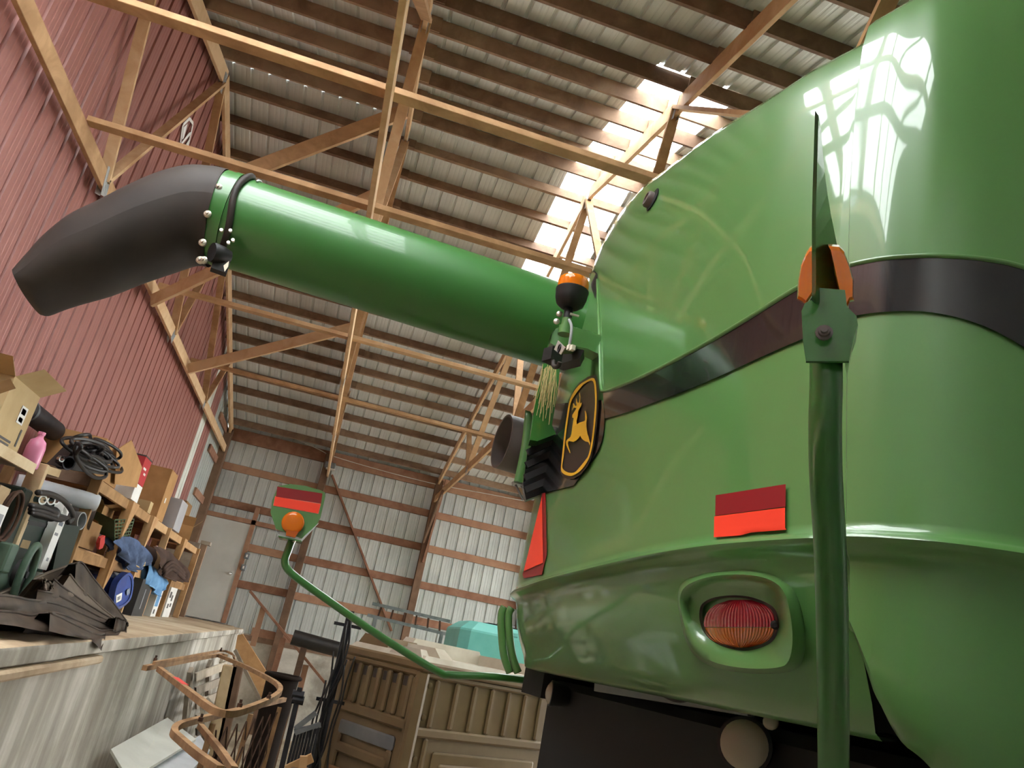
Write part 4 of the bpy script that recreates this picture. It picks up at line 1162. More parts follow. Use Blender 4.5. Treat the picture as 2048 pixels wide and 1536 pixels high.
# on top of the long shelf
carton('cardboard_box', 'large cardboard box with a tall raised flap holding black hose', 'card', (186, 950), SX - .02, (.5, .75, .30), TOPZ, flaps=0)
for P, nm in ((((232, 900), (262, 880), (283, 935), (272, 975), (228, 968)), 'x'),):
    B().slab([onX(a, c, SX + .01) for a, c in P], (.006, 0, 0)).put('box_flap', 'card', bpy.data.objects['cardboard_box.002'])
carton('cardboard_box', 'square cardboard box behind the hose coil against the red wall', 'card2', (193, 905), -2.3, (.22, .5, .42), TOPZ)
def hose_coil():
    c = onX(178, 905, SX - .05)
    t = thing('hose_coil', 'tangled coil of black hose on top of the long shelf', 'hose', (c.x, c.y, TOPZ))
    rnd = random.Random(11)
    for k in range(11):
        cx_, cy_ = 186 + rnd.uniform(-16, 22), 903 + rnd.uniform(-12, 16); rx, ry, th = rnd.uniform(24, 42), rnd.uniform(10, 24), rnd.uniform(.2, .8)
        pl = SX + rnd.uniform(-.02, .14); pts = []
        for j in range(14):
            a = 2 * math.pi * j / 14
            u, v_ = rx * math.cos(a), ry * math.sin(a)
            pts.append(onX(cx_ + u * math.cos(th) - v_ * math.sin(th), cy_ + u * math.sin(th) + v_ * math.cos(th), pl) + Vector((.05 * math.sin(a * 2 + k), 0, 0)))
        B().tube(smooth_path(pts, 3, True), .013, 8, closed=True).put('hose_loop', 'hose', t, True)
    pts = [onX(*p, SX + .12) for p in ((155, 882), (150, 905), (165, 935), (190, 955), (212, 952), (208, 930), (196, 915), (178, 910))]
    B().tube(smooth_path(pts, 5), .014, 8).put('hose_loop', 'hose', t, True)
    B().slab([onX(*p, SX - .1) for p in ((92, 928), (130, 890), (165, 882), (185, 905), (188, 945), (120, 935))], (.1, 0, 0)).put('rubber_mat', 'hose', t)
    q = onX(138, 926, SX + .03)
    B().lathe(q, (.8, -.6, 0), [(.05, -.08), (.05, 0), (.04, 0), (.04, -.08)], 18, caps=False).put('hose_coupling', 'steeldk', t, 40)
    q = onX(124, 918, SX + .03)
    B().lathe(q, (.8, -.6, 0), [(.022, -.03), (.022, 0), (.015, 0), (.015, -.03)], 14, caps=False).put('chrome_fitting', 'chrome', t, 40)
hose_coil()
carton('paint_carton', 'red and white carton on top of the long shelf', 'white', (262, 996), SX + .01, (.24, .30, .16), TOPZ, marks=())
q = onX(262, 996, SX + .01)
t = thing('paint_carton', 'red carton stacked on the white one on the long shelf', 'box', (q.x - .12, q.y + .15, TOPZ + .165))
B().box((SX - .11, q.y + .15, TOPZ + .165 + .13), (.24, .30, .26)).put('body', 'redbox', t)
for k in range(2):
    B().box((SX + .0105, q.y + .12 + .06 * k, TOPZ + .32 - .045 * k), (.002, .12 - .03 * k, .022)).put('print', 'white', t)
B().box((SX - .11, q.y + .15, TOPZ + .43), (.25, .31, .012)).put('lid_edge', 'ink', t)
carton('cardboard_box', 'tall narrow cardboard box beside the red carton', 'card', (312, 1035), SX - .02, (.4, .42, .58), TOPZ, marks=(('f', -.35, -.3, -.1, -.1, 'white'),))
carton('plastic_bin', 'milky translucent plastic bin on the far end of the long shelf', 'binclear', (345, 1060), SX + .02, (.38, .50, .38), TOPZ, 'bin', lid='white')
carton('cardboard_box', 'brown cardboard box behind the milky plastic bin', 'card2', (358, 1050), -2.2, (.3, .6, .62), TOPZ)
carton('cardboard_box', 'small open carton leaning at the far end of the long shelf', 'card', (372, 1085), SX, (.3, .3, .2), TOPZ, rz=.2, flaps=.4)
carton('paper_stack', 'bundle of folded brown paper between the tall boxes', 'cardpale', (296, 1020), SX - .02, (.2, .16, .12), TOPZ, 'paper')
# middle level
def roll(name, label, mat, px, X, r, L, axis=(1, 0, 0), cat='roll', hollow=False, z=None, smoothv=40):
    q = onX(*px, X)
    if z is not None: q.z = z + r
    t = thing(name, label, cat, (q.x, q.y, q.z - r))
    a = Vector(axis).normalized()
    b = B()
    prof = [(r * .98, 0), (r, .01), (r, L), (r * .85, L), (r * .85, L - .1 if L > .15 else .01), (0, L - .1 if L > .15 else .01)] if hollow else [(0, 0), (r * .9, 0), (r, .02), (r, L - .02), (r * .85, L), (r * .3, L), (r * .25, L - .03), (0, L - .03)]
    B().lathe(q - a * L, a, prof, 20).put('body', mat, t, smoothv)
    B().lathe(q - a * (L * .5), a, [(r * 1.02, 0), (r * 1.02, .02)], 20).put('band', mat, t)
    return t
roll('white_roll', 'white plastic roll lying on the long shelf under the hose', 'pipewhite', (196, 1007), SX + .08, .07, .6, (.9, .45, 0))
roll('flue_pipe', 'short grey flue pipe with open end on the middle shelf', 'duct', (186, 1040), SX + .03, .085, .35, (1, .25, 0), 'pipe', True)
roll('flue_pipe', 'smaller pale flue pipe leaning beside the open one', 'greyplate', (164, 1042), SX + .05, .07, .3, (1, -.2, .1), 'pipe', True)
carton('cardboard_box', 'low brown carton with tools on the middle shelf near end', 'card2', (150, 1092), SX + .02, (.4, .55, .22), MIDZ)
carton('cardboard_box', 'cardboard box behind the flue pipes', 'card', (190, 1062), -2.02, (.3, .4, .2), MIDZ + .225, flaps=.12)
B().slab([onX(*p, SX + .05) for p in ((197, 1075), (206, 1068), (203, 1092), (194, 1095))], (.02, 0, 0))
t = thing('red_rag', 'red rag hanging over the middle shelf edge', 'rag', onX(199, 1095, SX + .05))
P = [(196, 1074), (205, 1070), (204, 1085), (200, 1095), (193, 1098), (192, 1085)]
B().slab([onX(*p, SX + .06) for p in P], (.02, .01, 0)).put('cloth', 'redcloth', t)
B().slab([onX(*p, SX + .085) for p in ((198, 1076), (203, 1074), (199, 1092), (196, 1094))], (.012, 0, 0)).put('cloth_fold', 'redcloth', t)
def wire_basket():
    A, Bq, C, D = [onX(*p, SX + .04) for p in ((229, 1040), (268, 1038), (258, 1075), (229, 1082))]
    t = thing('wire_basket', 'green wire crate tilted on the middle shelf', 'crate', (SX, A.y, MIDZ))
    back = Vector((-.32, .05, .08))
    for k in range(7):
        f = k / 6
        B().tube([A.lerp(Bq, f), D.lerp(C, f)], .006, 5).put('wire', 'crategreen', t)
        B().tube([A.lerp(D, f), Bq.lerp(C, f)], .006, 5).put('wire', 'crategreen', t)
    B().grid([[A, D], [A + back, D + back]]).put('side_panel', 'crategreen', t)
    B().grid([[A + back, Bq + back], [D + back, C + back]]).put('back_panel', 'dkgreen', t)
    B().grid([[D, C], [D + back, C + back]]).put('bottom_panel', 'crategreen', t)
wire_basket()
def cloth(name, label, cat, mat, px, X, depth=.1, folds=5, seed=1):
    """hanging or heaped cloth: outline given top and bottom in the picture, folded in depth"""
    rnd = random.Random(seed)
    T, Bt = px
    T = smooth_path([(a, c, 0) for a, c in T], 4); Bt = smooth_path([(a, c, 0) for a, c in Bt], 4)
    n = min(len(T), len(Bt)); rows = []
    for j in range(9):
        f = j / 8; r = []
        for i in range(n):
            q = T[i].lerp(Bt[i], f)
            d = depth * (.5 + .5 * math.sin(i / n * folds * 6.28 + 2.2 * f + seed)) * (.35 + .65 * f) + depth * .5 * math.sin(f * 3.14)
            r.append(onX(q.x, q.y, X) + Vector((d, -.3 * d, 0)))
        rows.append(r)
    t = thing(name, label, cat, onX(Bt[n // 2].x, Bt[n // 2].y, X))
    B().grid(rows).put('cloth_front', mat, t, True)
    B().grid([[p + Vector((-depth * 1.2, .02, -.005)) for p in r] for r in rows]).put('cloth_back', mat, t, True)
    b = B().tube([p + Vector((.005, 0, 0)) for p in rows[-1]], .008, 6); b.put('hem', mat, t, True)
    return t
cloth('denim_jeans', 'crumpled blue jeans hanging over the middle shelf', 'jeans', 'denim', ([(222, 1085), (240, 1074), (262, 1074), (285, 1092)], [(232, 1108), (252, 1138), (268, 1136), (287, 1125)]), SX + .06, .09, 4, 2)
cloth('brown_blanket', 'thick brown blanket rolled over the shelf edge', 'blanket', 'blanket', ([(306, 1092), (322, 1095), (346, 1112), (352, 1122)], [(298, 1125), (325, 1155), (352, 1160), (372, 1158)]), SX + .08, .13, 3, 5)
for k in range(3):
    a = [onX(*p, SX + .22) for p in ((327, 1150 - 6 * k), (345, 1138 - 7 * k), (368, 1158 - 6 * k))]
    B().tube(smooth_path(a, 4), .022, 8).put('blanket_fold', 'blanket', bpy.data.objects['brown_blanket'], True)
cloth('blue_shirt', 'light blue shirt hanging below the brown blanket', 'shirt', 'shirt', ([(294, 1122), (303, 1130), (318, 1148), (330, 1158)], [(287, 1166), (298, 1172), (312, 1190), (324, 1172)]), SX + .06, .06, 4, 3)
cloth('work_gloves', 'pale work gloves beside the jeans on the middle shelf', 'gloves', 'cardpale', ([(274, 1118), (282, 1117), (286, 1120)], [(268, 1130), (276, 1134), (284, 1128)]), SX + .09, .03, 2, 8)
# bottom level
def bucket(px, X, label, mat='bluep', r=.12, h=.25, z=DOCKZ):
    q = onX(*px, X); t = thing('plastic_bucket', label, 'bucket', (q.x, q.y, z))
    B().lathe((q.x, q.y, z), (0, 0, 1), [(0, 0), (r * .85, 0), (r, h), (r * 1.06, h), (r * 1.06, h - .03)], 20).put('body', mat, t, 40)
    B().lathe((q.x, q.y, z + h + .002), (0, 0, 1), [(r * 1.08, 0), (r * 1.08, .025), (r * .9, .03), (0, .03)], 20).put('lid', 'bluegrey', t, 40)
    return t
bucket((196, 1165), SX - .12, 'blue plastic bucket with grey lid on the bottom shelf', h=.34, r=.15)
def tote(px, X, label, size, mat, z=DOCKZ):
    q = onX(*px, X); dx, dy, dz = size
    t = thing('storage_tote', label, 'tote', (X - dx / 2, q.y + dy / 2, z))
    c = Vector((X - dx / 2, q.y + dy / 2, z))
    rows = []
    for zz, k in ((0, .86), (dz * .5, .93), (dz * .9, .98), (dz * .9, 1.06), (dz, 1.06)):
        rows.append([c + Vector((sx * dx / 2 * k, sy * dy / 2 * k, zz)) for sx, sy in ((1, -1), (1, 1), (-1, 1), (-1, -1), (1, -1))])
    B().grid(rows).put('body', mat, t)
    B().box(c + Vector((0, 0, dz + .02)), (dx * 1.08, dy * 1.08, .04), bevel=.012).put('lid', 'binclear' if mat != 'bluep' else 'bluep', t)
    B().box(c + Vector((dx / 2 * .97, 0, dz * .55)), (.006, dy * .25, dz * .3)).put('label', 'white', t)
    return t
tote((206, 1200), SX - .08, 'grey blue storage tote with white lid under the long shelf', (.45, .55, .36), 'bluegrey')
def lid_tote():
    t = thing('storage_tote', 'bright blue storage tote lid leaning out of the bottom shelf', 'tote', onX(250, 1210, SX + .1))
    out = [(228, 1206), (232, 1178), (240, 1160), (256, 1146), (264, 1150), (267, 1165), (265, 1185), (258, 1203), (240, 1217), (232, 1215)]
    ctr = Vector((sum(p[0] for p in out) / len(out), sum(p[1] for p in out) / len(out)))
    sm = [(v.x, v.y) for v in smooth_path([(a, c, 0) for a, c in out], 3, True)]
    rows = []
    for k, d in ((1.0, 0), (1.03, .02), (1.0, .035), (.86, .04), (.82, .03), (.02, .03)):
        rows.append([onX(ctr.x + (a - ctr.x) * k, ctr.y + (c - ctr.y) * k, SX + .10 + d) for a, c in sm + [sm[0]]])
    b = B().grid(rows); b.grid([rows[0], [p + Vector((-.06, .01, 0)) for p in rows[0]]])
    b.put('lid', 'bluep', t, 40)
    B().slab([onX(*p, SX + .14) for p in ((232, 1191), (244, 1185), (242, 1200), (232, 1206))], (.003, 0, 0)).put('label', 'white', t)
    B().slab([onX(*p, SX + .143) for p in ((235, 1194), (241, 1191), (240, 1198), (235, 1201))], (.002, 0, 0)).put('label_print', 'inkgrey', t)
    B().slab([onX(*p, SX + .14) for p in ((253, 1180), (259, 1176), (259, 1187), (253, 1191))], (.004, 0, 0)).put('handle_recess', 'inkblue', t)
lid_tote()
carton('dark_case', 'dark scuffed case standing on the dock below the blue shirt', 'darkgrey', (262, 1231), SX + .08, (.4, .62, .40), DOCKZ, 'case', lid='darkgrey', marks=(('f', -.05, -.6, .1, .5, 'inkgrey'),))
carton('white_carton', 'pale blue and white carton beside the dark case', 'white', (300, 1233), SX + .06, (.3, .34, .36), DOCKZ, marks=(('f', -.8, -.3, .5, .5, 'shirt'), ('f', -.5, -.8, .0, -.5, 'ink')))
carton('white_carton', 'tall white carton with black print near the door', 'white', (324, 1233), SX + .05, (.3, .55, .40), DOCKZ, marks=(('f', -.8, .3, -.3, .7, 'ink'), ('f', -.1, .1, .3, .5, 'ink'), ('f', -.6, -.4, -.2, -.1, 'ink'), ('f', .1, -.3, .5, -.05, 'ink')))
# things on the near shelf's lower levels and in front of it
def cabinet():
    X = -1.82
    t = thing('metal_cabinet', 'dark green metal cabinet with raised name plate behind the tarp', 'cabinet', onX(60, 1180, X))
    F = [onX(*p, X) for p in ((48, 1025), (112, 1050), (80, 1165), (22, 1150))]
    y0, y1 = F[0].y - .12, F[1].y + .1
    c = Vector((X - .3, (y0 + y1) / 2, (DOCKZ + .45) / 2))
    B().box(c, (.6, y1 - y0, .45 - DOCKZ), bevel=.01).put('body', 'dkgreen', t)
    B().slab([onX(*p, X + .004) for p in ((57, 1040), (97, 1047), (94, 1056), (54, 1049))], (.004, 0, 0)).put('name_plate', 'darkgrey', t)
    B().slab([onX(*p, X + .004) for p in ((118, 1047), (156, 1052), (128, 1137), (95, 1160))], (.02, 0, 0)).put('side_door', 'dkgreen', t)
    return t
cabinet()
carton('white_carton', 'tall white carton with faint blue print leaning on the green cabinet', 'white', (84, 1122), -1.76, (.06, .17, .46), DOCKZ + .28, rz=.05, marks=(('f', -.7, .45, .7, .62, 'inkblue'), ('f', -.6, .3, .6, .42, 'inkblue'), ('f', -.7, 0, .3, .08, 'inkgrey'), ('f', -.2, -.75, .4, -.65, 'inkgrey')))
carton('white_carton', 'lower white carton under the printed one', 'white', (78, 1163), -1.75, (.06, .14, .26), DOCKZ, marks=(('f', -.6, .3, .6, .5, 'ink'),))
def grinder():
    X = -1.62
    t = thing('belt_machine', 'old green belt driven machine with oval guard at the left edge', 'machine', onX(20, 1185, X))
    c = onX(44, 1148, X)
    B().tube([c + Vector((.02, .09 * math.cos(a), .17 * math.sin(a))) for a in [k * math.pi / 12 for k in range(24)]], .022, 8, closed=True).put('belt_guard', 'oldgreen', t, True)
    B().lathe(c, (1, 0, 0), [(.08, -.03), (.08, .0), (.06, .01), (.02, .012), (.02, .03), (0, .03)], 20).put('pulley', 'darkgrey', t, 40)
    B().box(onX(22, 1118, X) + Vector((-.1, 0, 0)), (.2, .12, .16), bevel=.01).put('motor_box', 'oldgreen', t)
    q = onX(12, 1165, X); B().lathe(q + Vector((-.1, -.1, 0)), (0, 1, 0), [(.06, 0), (.08, .01), (.08, .18), (.06, .2)], 20).put('motor', 'oldgreen', t, 40)
    B().box((X - .08, c.y - .05, DOCKZ + .05), (.26, .42, .1)).put('base', 'oldgreen', t)
grinder()
def belts():
    X = -1.72
    t = thing('drive_belt', 'loop of brown rubber belt hung on the near shelf post', 'belt', onX(10, 1050, X))
    c = onX(10, 1030, X)
    for k in range(2):
        B().tube([c + Vector((.01 + .02 * k, (.10 + .012 * k) * math.cos(a), (.13 + .01 * k) * math.sin(a))) for a in [j * math.pi / 12 for j in range(24)]], .010, 6, closed=True).put('belt_loop', 'rustdk', t, True)
belts()
carton('white_carton', 'small white carton at the left edge beside the belt loop', 'white', (-12, 1040), -1.66, (.1, .12, .22), .06, marks=(('f', -.6, -.5, .6, .6, 'inkgrey'),))
carton('wood_block', 'tan wooden block on the near shelf lower board', 'paleboard', (0, 975), -1.80, (.2, .16, .12), .28, 'block')
t = roll('black_hose_bundle', 'bundle of black hoses with chrome ends on the green cabinet', 'hose', (110, 1030), -1.75, .05, .7, (.5, 1, 0), 'hose')
for px in ((86, 1000), (103, 1001), (113, 1000)):
    q = onX(*px, -1.74); B().lathe(q, (.8, -.6, 0), [(.03, -.05), (.03, 0), (.02, 0), (.02, -.05)], 16, caps=False).put('chrome_end', 'chrome', t, 40)
pts = [onX(*p, -1.72) for p in ((75, 985), (100, 988), (125, 1000), (142, 1020), (146, 1035), (135, 1045))]
B().tube(smooth_path(pts, 4), .018, 8).put('hose', 'hose', t, True)
for dy in (0, 8, 15):
    pts = [onX(*p, -1.73) for p in ((60, 1010 + dy), (90, 1016 + dy), (118, 1030 + dy * .7), (134, 1036))]
    B().tube(smooth_path(pts, 4), .014, 8).put('hose', 'hose', t, True)
# partition end beside the door
t = thing('partition_end', 'short grey partition with brown edge post beside the white door', 'partition', (-2.05, 14.6, DOCKZ))
B().beam((-2.0, 14.55, DOCKZ), (-2.0, 14.55, .95), .10, .10, up=(0, 1, 0)).put('edge_post', 'lumber', t)
B().box((-2.3, 14.4, (.95 + DOCKZ) / 2), (.5, .05, .95 - DOCKZ)).put('panel', 'greywood', t)
B().box((-1.98, 14.56, .98), (.16, .2, .06)).put('cap', 'greywood', t)

# ---- tarp heaped on the dock edge
def tarp():
    t = thing('folded_tarp', 'heap of dark folded tarpaulin on the dock edge', 'tarp', (-1.25, 4.8, DOCKZ))
    def fold(name, spine, width, X0, dx, mat='tarp', thick=.02, wave=.03, seed=0):
        """a fold of sheet: the spine is the upper edge in the picture; the sheet falls to its lower edge"""
        up, lo = spine
        U = smooth_path([(a, c, 0) for a, c in up], 5); L = smooth_path([(a, c, 0) for a, c in lo], 5)
        n = min(len(U), len(L)); rows = []
        for j in range(8):
            f = j / 7; r = []
            for i in range(n):
                q = U[i].lerp(L[i], f); s = i / (n - 1)
                d = dx * math.sin(f * math.pi * .5) + wave * math.sin(s * 9 + f * 4 + seed) * f + .01 * math.sin(s * 23 + seed)
                p = onX(q.x, q.y, X0 + d)
                if p.z < DOCKZ + .004 and p.x < DOCKX: p.z = DOCKZ + .004
                r.append(p)
            rows.append(r)
        b = B().grid(rows)
        b.grid([rows[0], [p + Vector((-.05, .03, -.012)) for p in rows[0]], [p + Vector((-.09, .05, -.10)) for p in rows[0]]])
        b.put(name, mat, t, True)
        b = B().tube([p + Vector((0, 0, .002)) for p in rows[0]], .007, 6); b.put('fold_edge', mat, t, True)
    # body of the heap
    fold('sheet_fold', ([(-30, 1200), (40, 1172), (95, 1148), (140, 1131), (158, 1126), (168, 1132)], [(-30, 1240), (50, 1230), (110, 1222), (160, 1222), (200, 1235), (248, 1262)]), 0, -1.62, .05, 'tarpin', seed=1)
    fold('sheet_fold', ([(152, 1128), (164, 1126), (185, 1155), (205, 1180), (232, 1214), (252, 1242)], [(150, 1160), (165, 1185), (185, 1210), (205, 1225), (228, 1240), (250, 1258)]), 0, -1.50, .05, seed=2)
    fold('sheet_fold', ([(140, 1150), (155, 1170), (180, 1195), (205, 1218), (228, 1236), (250, 1255)], [(120, 1180), (140, 1200), (165, 1218), (195, 1232), (220, 1246), (248, 1262)]), 0, -1.42, .05, 'tarpin', seed=3)
    fold('sheet_fold', ([(108, 1160), (122, 1172), (150, 1192), (180, 1212), (215, 1233), (250, 1254)], [(95, 1195), (115, 1205), (150, 1220), (185, 1236), (215, 1248), (247, 1266)]), 0, -1.36, .05, seed=4)
    fold('sheet_fold', ([(75, 1182), (100, 1186), (130, 1198), (165, 1216), (205, 1237), (250, 1258)], [(70, 1215), (100, 1220), (130, 1228), (165, 1242), (205, 1256), (248, 1272)]), 0, -1.30, .05, seed=5)
    fold('sheet_fold', ([(-20, 1192), (20, 1193), (55, 1200), (90, 1204), (130, 1214), (190, 1240), (248, 1266)], [(-20, 1225), (20, 1228), (55, 1234), (90, 1238), (130, 1246), (190, 1262), (240, 1276)]), 0, -1.24, .06, seed=6)
    fold('sheet_fold', ([(-20, 1222), (30, 1226), (60, 1232), (100, 1226), (125, 1230), (160, 1244), (200, 1262), (238, 1276)], [(-20, 1246), (30, 1252), (60, 1258), (95, 1264), (130, 1269), (165, 1276), (198, 1282), (234, 1279)]), 0, -1.15, .10, seed=7)
    fold('sheet_fold', ([(100, 1226), (130, 1240), (165, 1258), (192, 1270), (208, 1278)], [(98, 1262), (130, 1270), (160, 1276), (186, 1284), (203, 1302)]), 0, -1.06, .10, seed=8)
    fold('sheet_end', ([(84, 1158), (96, 1164), (104, 1172)], [(88, 1182), (98, 1180), (108, 1178)]), 0, -1.30, .02, 'tarpin', seed=9)
    fold('sheet_end', ([(232, 1236), (246, 1240), (254, 1246), (255, 1252)], [(226, 1262), (238, 1272), (248, 1276), (252, 1268)]), 0, -1.16, .05, seed=10)
tarp()

# ---- handrail of the steps beyond the dock
t = thing('stair_rail', 'reddish timber stair handrail slanting down from the dock', 'handrail', onY(560, 1400, 13.6))
B().beam(onY(500, 1182, 13.6), onY(652, 1368, 13.6), .04, .10, up=(0, 1, 0), bevel=.003).put('rail', 'girt', t)
for a, c in (((527, 1215), (505, 1292)), ((567, 1276), (538, 1378)), ((612, 1330), (585, 1440))):
    B().beam(onY(*a, 13.65), onY(*c, 13.65), .09, .04, up=(0, 1, 0)).put('post', 'girt', t)
# plywood leaning by the steps
t = thing('plywood_sheet', 'tan plywood sheet leaning below the stair handrail', 'plywood', onY(500, 1400, 12.8))
B().slab([onY(475, 1270, 12.9), onY(485, 1268, 12.9), onY(540, 1355, 12.6), onY(533, 1400, 12.4), onY(520, 1398, 12.5), onY(470, 1300, 12.8)], (.01, .02, 0)).put('sheet', 'ply', t)
B().beam(onY(470, 1300, 12.78), onY(520, 1400, 12.48), .02, .05).put('edge_batten', 'greywood', t)

# black pipe along the far wall, steel rack, teal tank
a, c = onY(585, 1274, 13.2), onY(760, 1322, 13.2)
t = thing('black_pipe', 'thick black plastic pipe lying level in front of the far wall', 'pipe', (a.x, a.y, a.z - .12))
B().lathe(a, c - a, [(.10, 0), (.115, 0), (.115, (c - a).length), (.10, (c - a).length)], 24).put('pipe_body', 'hose', t, 40)
B().lathe(a, c - a, [(.0, .02), (.10, .02), (.10, .03), (0, .03)], 20).put('end_plug', 'steeldk', t)
for f in (.15, .85):
    p = a.lerp(c, f); B().beam(p, (p.x, p.y, -H), .1, .1, up=(0, 1, 0)).put('support', 'post', t)
t = thing('steel_rack', 'thin steel ladder rack lying level before the far wall', 'rack', onY(820, 1270, 12.0))
r0, r1 = onY(745, 1207, 12.0), onY(900, 1243, 12.0); s0, s1 = onY(735, 1230, 12.0), onY(900, 1270, 12.0)
B().beam(r0, r1, .03, .045).put('rail', 'steelgrey', t); B().beam(s0, s1, .03, .045).put('rail', 'steelgrey', t)
for k in range(6):
    f = .12 + .15 * k; B().beam(r0.lerp(r1, f), s0.lerp(s1, f), .025, .025, up=(0, 1, 0)).put('rung', 'rustdk', t)
for f in (.1, .9):
    p = s0.lerp(s1, f); B().beam(p, (p.x, p.y, -H), .05, .05, up=(0, 1, 0)).put('leg', 'steelgrey', t)
def tank():
    Y = 8.2
    a, c = onY(889, 1246, Y), onY(1040, 1280, Y)
    w = c.x - a.x; cx = (a.x + c.x) / 2 + .28; zt = onY(913, 1233, Y).z; zs = onY(892, 1247, Y).z
    t = thing('water_tank', 'teal plastic tank with black lid behind the brown cabin', 'tank', (cx, Y + .5, -H))
    rows = []
    for z, k in ((-H, 1), (zs - .35, 1), (zs - .02, 1), (zs, .985), (zt - .01, .80), (zt, .76)):
        W, Dp = .5 * k + .0, .5 * k
        rows.append([Vector((cx + sx * W, Y + .5 + sy * Dp, z)) for sx, sy in ((-1, -.8), (-.8, -1), (.8, -1), (1, -.8), (1, .8), (.8, 1), (-.8, 1), (-1, .8), (-1, -.8))])
    b = B().grid(rows); b.add(rows[-1][:-1], [tuple(range(8))])
    b.put('body', 'teal', t)
    B().box((cx, Y + .05, zt - .06), (.22, .1, .05), bevel=.01).put('moulded_step', 'teal', t)
    B().box((cx, Y + .42, zt + .01), (.34, .3, .02)).put('lid_frame', 'matte', t)
    B().lathe((cx + .05, Y + .4, zt + .02), (0, 0, 1), [(.10, 0), (.10, .02), (.05, .03), (0, .03)], 20).put('lid', 'matte', t, 40)
tank()

# ---- brown moulded cabin
def cabin():
    A = onZ(843, 1340, -.155); dvec = Vector((-.52, .86, 0)).normalized() * 1.05; Bc = A + Vector((dvec.y, -dvec.x, 0)).normalized() * 1.5; C = A + dvec
    zt = A.z; zb = -H
    t = thing('portable_cabin', 'brown moulded plastic portable cabin with louvred side and pale raised roof', 'cabin', ((A.x + Bc.x) / 2, A.y + .5, zb))
    ux = (Bc - A).normalized(); uy = dvec.normalized(); up = Vector((0, 0, 1))
    nx = -ux; ny = -uy
    hgt = zt - zb
    # main body
    b = B().slab([A, Bc, Bc + dvec, C], (0, 0, zb - zt)).put('body', 'cabin', t)
    # corner post
    B().beam(A + Vector((.02, .02, .0)), (A.x + .02, A.y + .02, zb), .10, .10, up=(0, 1, 0), bevel=.02).put('corner_post', 'cabin', t)
    # the near face: raised frame pieces leave recessed panels
    def face(o, u, n, w):
        def raised(name, u0, u1, z0, z1, d=.03, mat='cabin', bev=.014):
            c = o + u * ((u0 + u1) / 2) + n * (d / 2) + up * (-(z0 + z1) / 2)
            return B().obox(c, u * ((u1 - u0) / 2), n * (d / 2), up * ((z1 - z0) / 2), bev).put(name, mat, t, 30)
        return raised
    R = face(A, ux, ny, 1.08)
    R('frame_rail', .0, 1.5, 0, .05); R('frame_rail', .0, 1.5, .40, .47); R('frame_stile', .0, .07, .05, 2.0); R('frame_stile', .155, .20, .05, .40)
    for k in range(6): R('frame_stile', .20 + .20 * (k + 1) - .035, .20 + .20 * (k + 1) + .015, .05, .40)
    R('frame_stile', .155, .20, .47, 2.0)
    R('raised_panel', .27, 1.42, .56, 1.9, .02); R('raised_panel', .34, 1.35, .64, .80, .045); R('raised_panel', .34, 1.35, .92, 1.6, .04)
    for z in (.10, .33, .62, .95, 1.25): 
        q = A + ux * .112 + ny * .0 - up * z
        B().lathe(q, ny, [(.022, 0), (.022, .012), (.015, .016), (0, .016)], 14).put('boss', 'cabin', t, 40)
    # the left face: louvres along the top, door below
    Lf = face(A, uy, nx, 1.05)
    Lf('frame_rail', .0, 1.05, 0, .05); Lf('frame_rail', .0, 1.05, .36, .44); Lf('frame_stile', .0, .05, .05, 2.0); Lf('frame_stile', .93, 1.05, .05, 2.0)
    for k in range(7): Lf('louvre_rib', .05 + .135 * k - .0, .05 + .135 * k + .045, .05, .36, .045)
    for k in range(6):
        c = A + uy * (.05 + .135 * k + .09) + nx * .004 - up * .10
        B().obox(c, uy * .036, nx * .004, up * .035).put('louvre_slot', 'cabindk', t)
    Lf('door_frame', .12, .86, .50, .60, .02, 'greypanel'); Lf('door_rail', .12, .86, .66, .74, .03); Lf('door_rail', .12, .86, .84, .88, .05, 'rust')
    Lf('door_stile', .12, .19, .60, 1.95, .03); Lf('door_stile', .80, .86, .60, 1.95, .03)
    Lf('door_panel', .24, .78, 1.02, 1.9, .025, 'greypanel'); 
    for k in range(3): Lf('window_pane', .26 + .18 * k, .40 + .18 * k, .90, 1.0, .015, 'cabindk')
    # roof rim and the raised pale roof sections
    c = (A + Bc + dvec) ; mid = A + (Bc - A) * .5 + dvec * .5
    B().obox(mid + up * .03, ux * .79, uy * .585, up * .035, .015).put('roof_rim', 'cabin', t, 30)
    def wedge(name, P, h, mat, top=.7):
        base = [A + ux * u + uy * v + up * .065 for u, v in P]; m_ = sum(base, Vector()) / len(base)
        tp = [m_ + (p - m_) * top + up * h for p in base]
        n = len(P); b = B().add(base + tp, [tuple(range(n, 2 * n))] + [(i, (i + 1) % n, n + (i + 1) % n, n + i) for i in range(n)])
        return b.put(name, mat, t)
    wedge('roof_section', [(.02, .02), (1.48, .02), (1.48, 1.03), (.02, 1.03)], .04, 'cabinroof', .95)
    wedge('roof_ridge', [(.05, .55), (.42, .55), (.42, 1.0), (.05, 1.0)], .12, 'cabin', .8)
    wedge('roof_ridge', [(.25, .05), (.42, .05), (.42, .95), (.25, .95)], .11, 'cabinroof', .6)
    wedge('roof_ridge', [(.44, .80), (1.44, .80), (1.44, .98), (.44, .98)], .16, 'cabinroof', .8)
    wedge('roof_ridge', [(1.33, .05), (1.45, .05), (1.45, .95), (1.33, .95)], .13, 'cabinroof', .7)
    wedge('roof_ridge', [(.03, .05), (.12, .05), (.12, .5), (.03, .5)], .08, 'cabinroof', .7)
cabin()

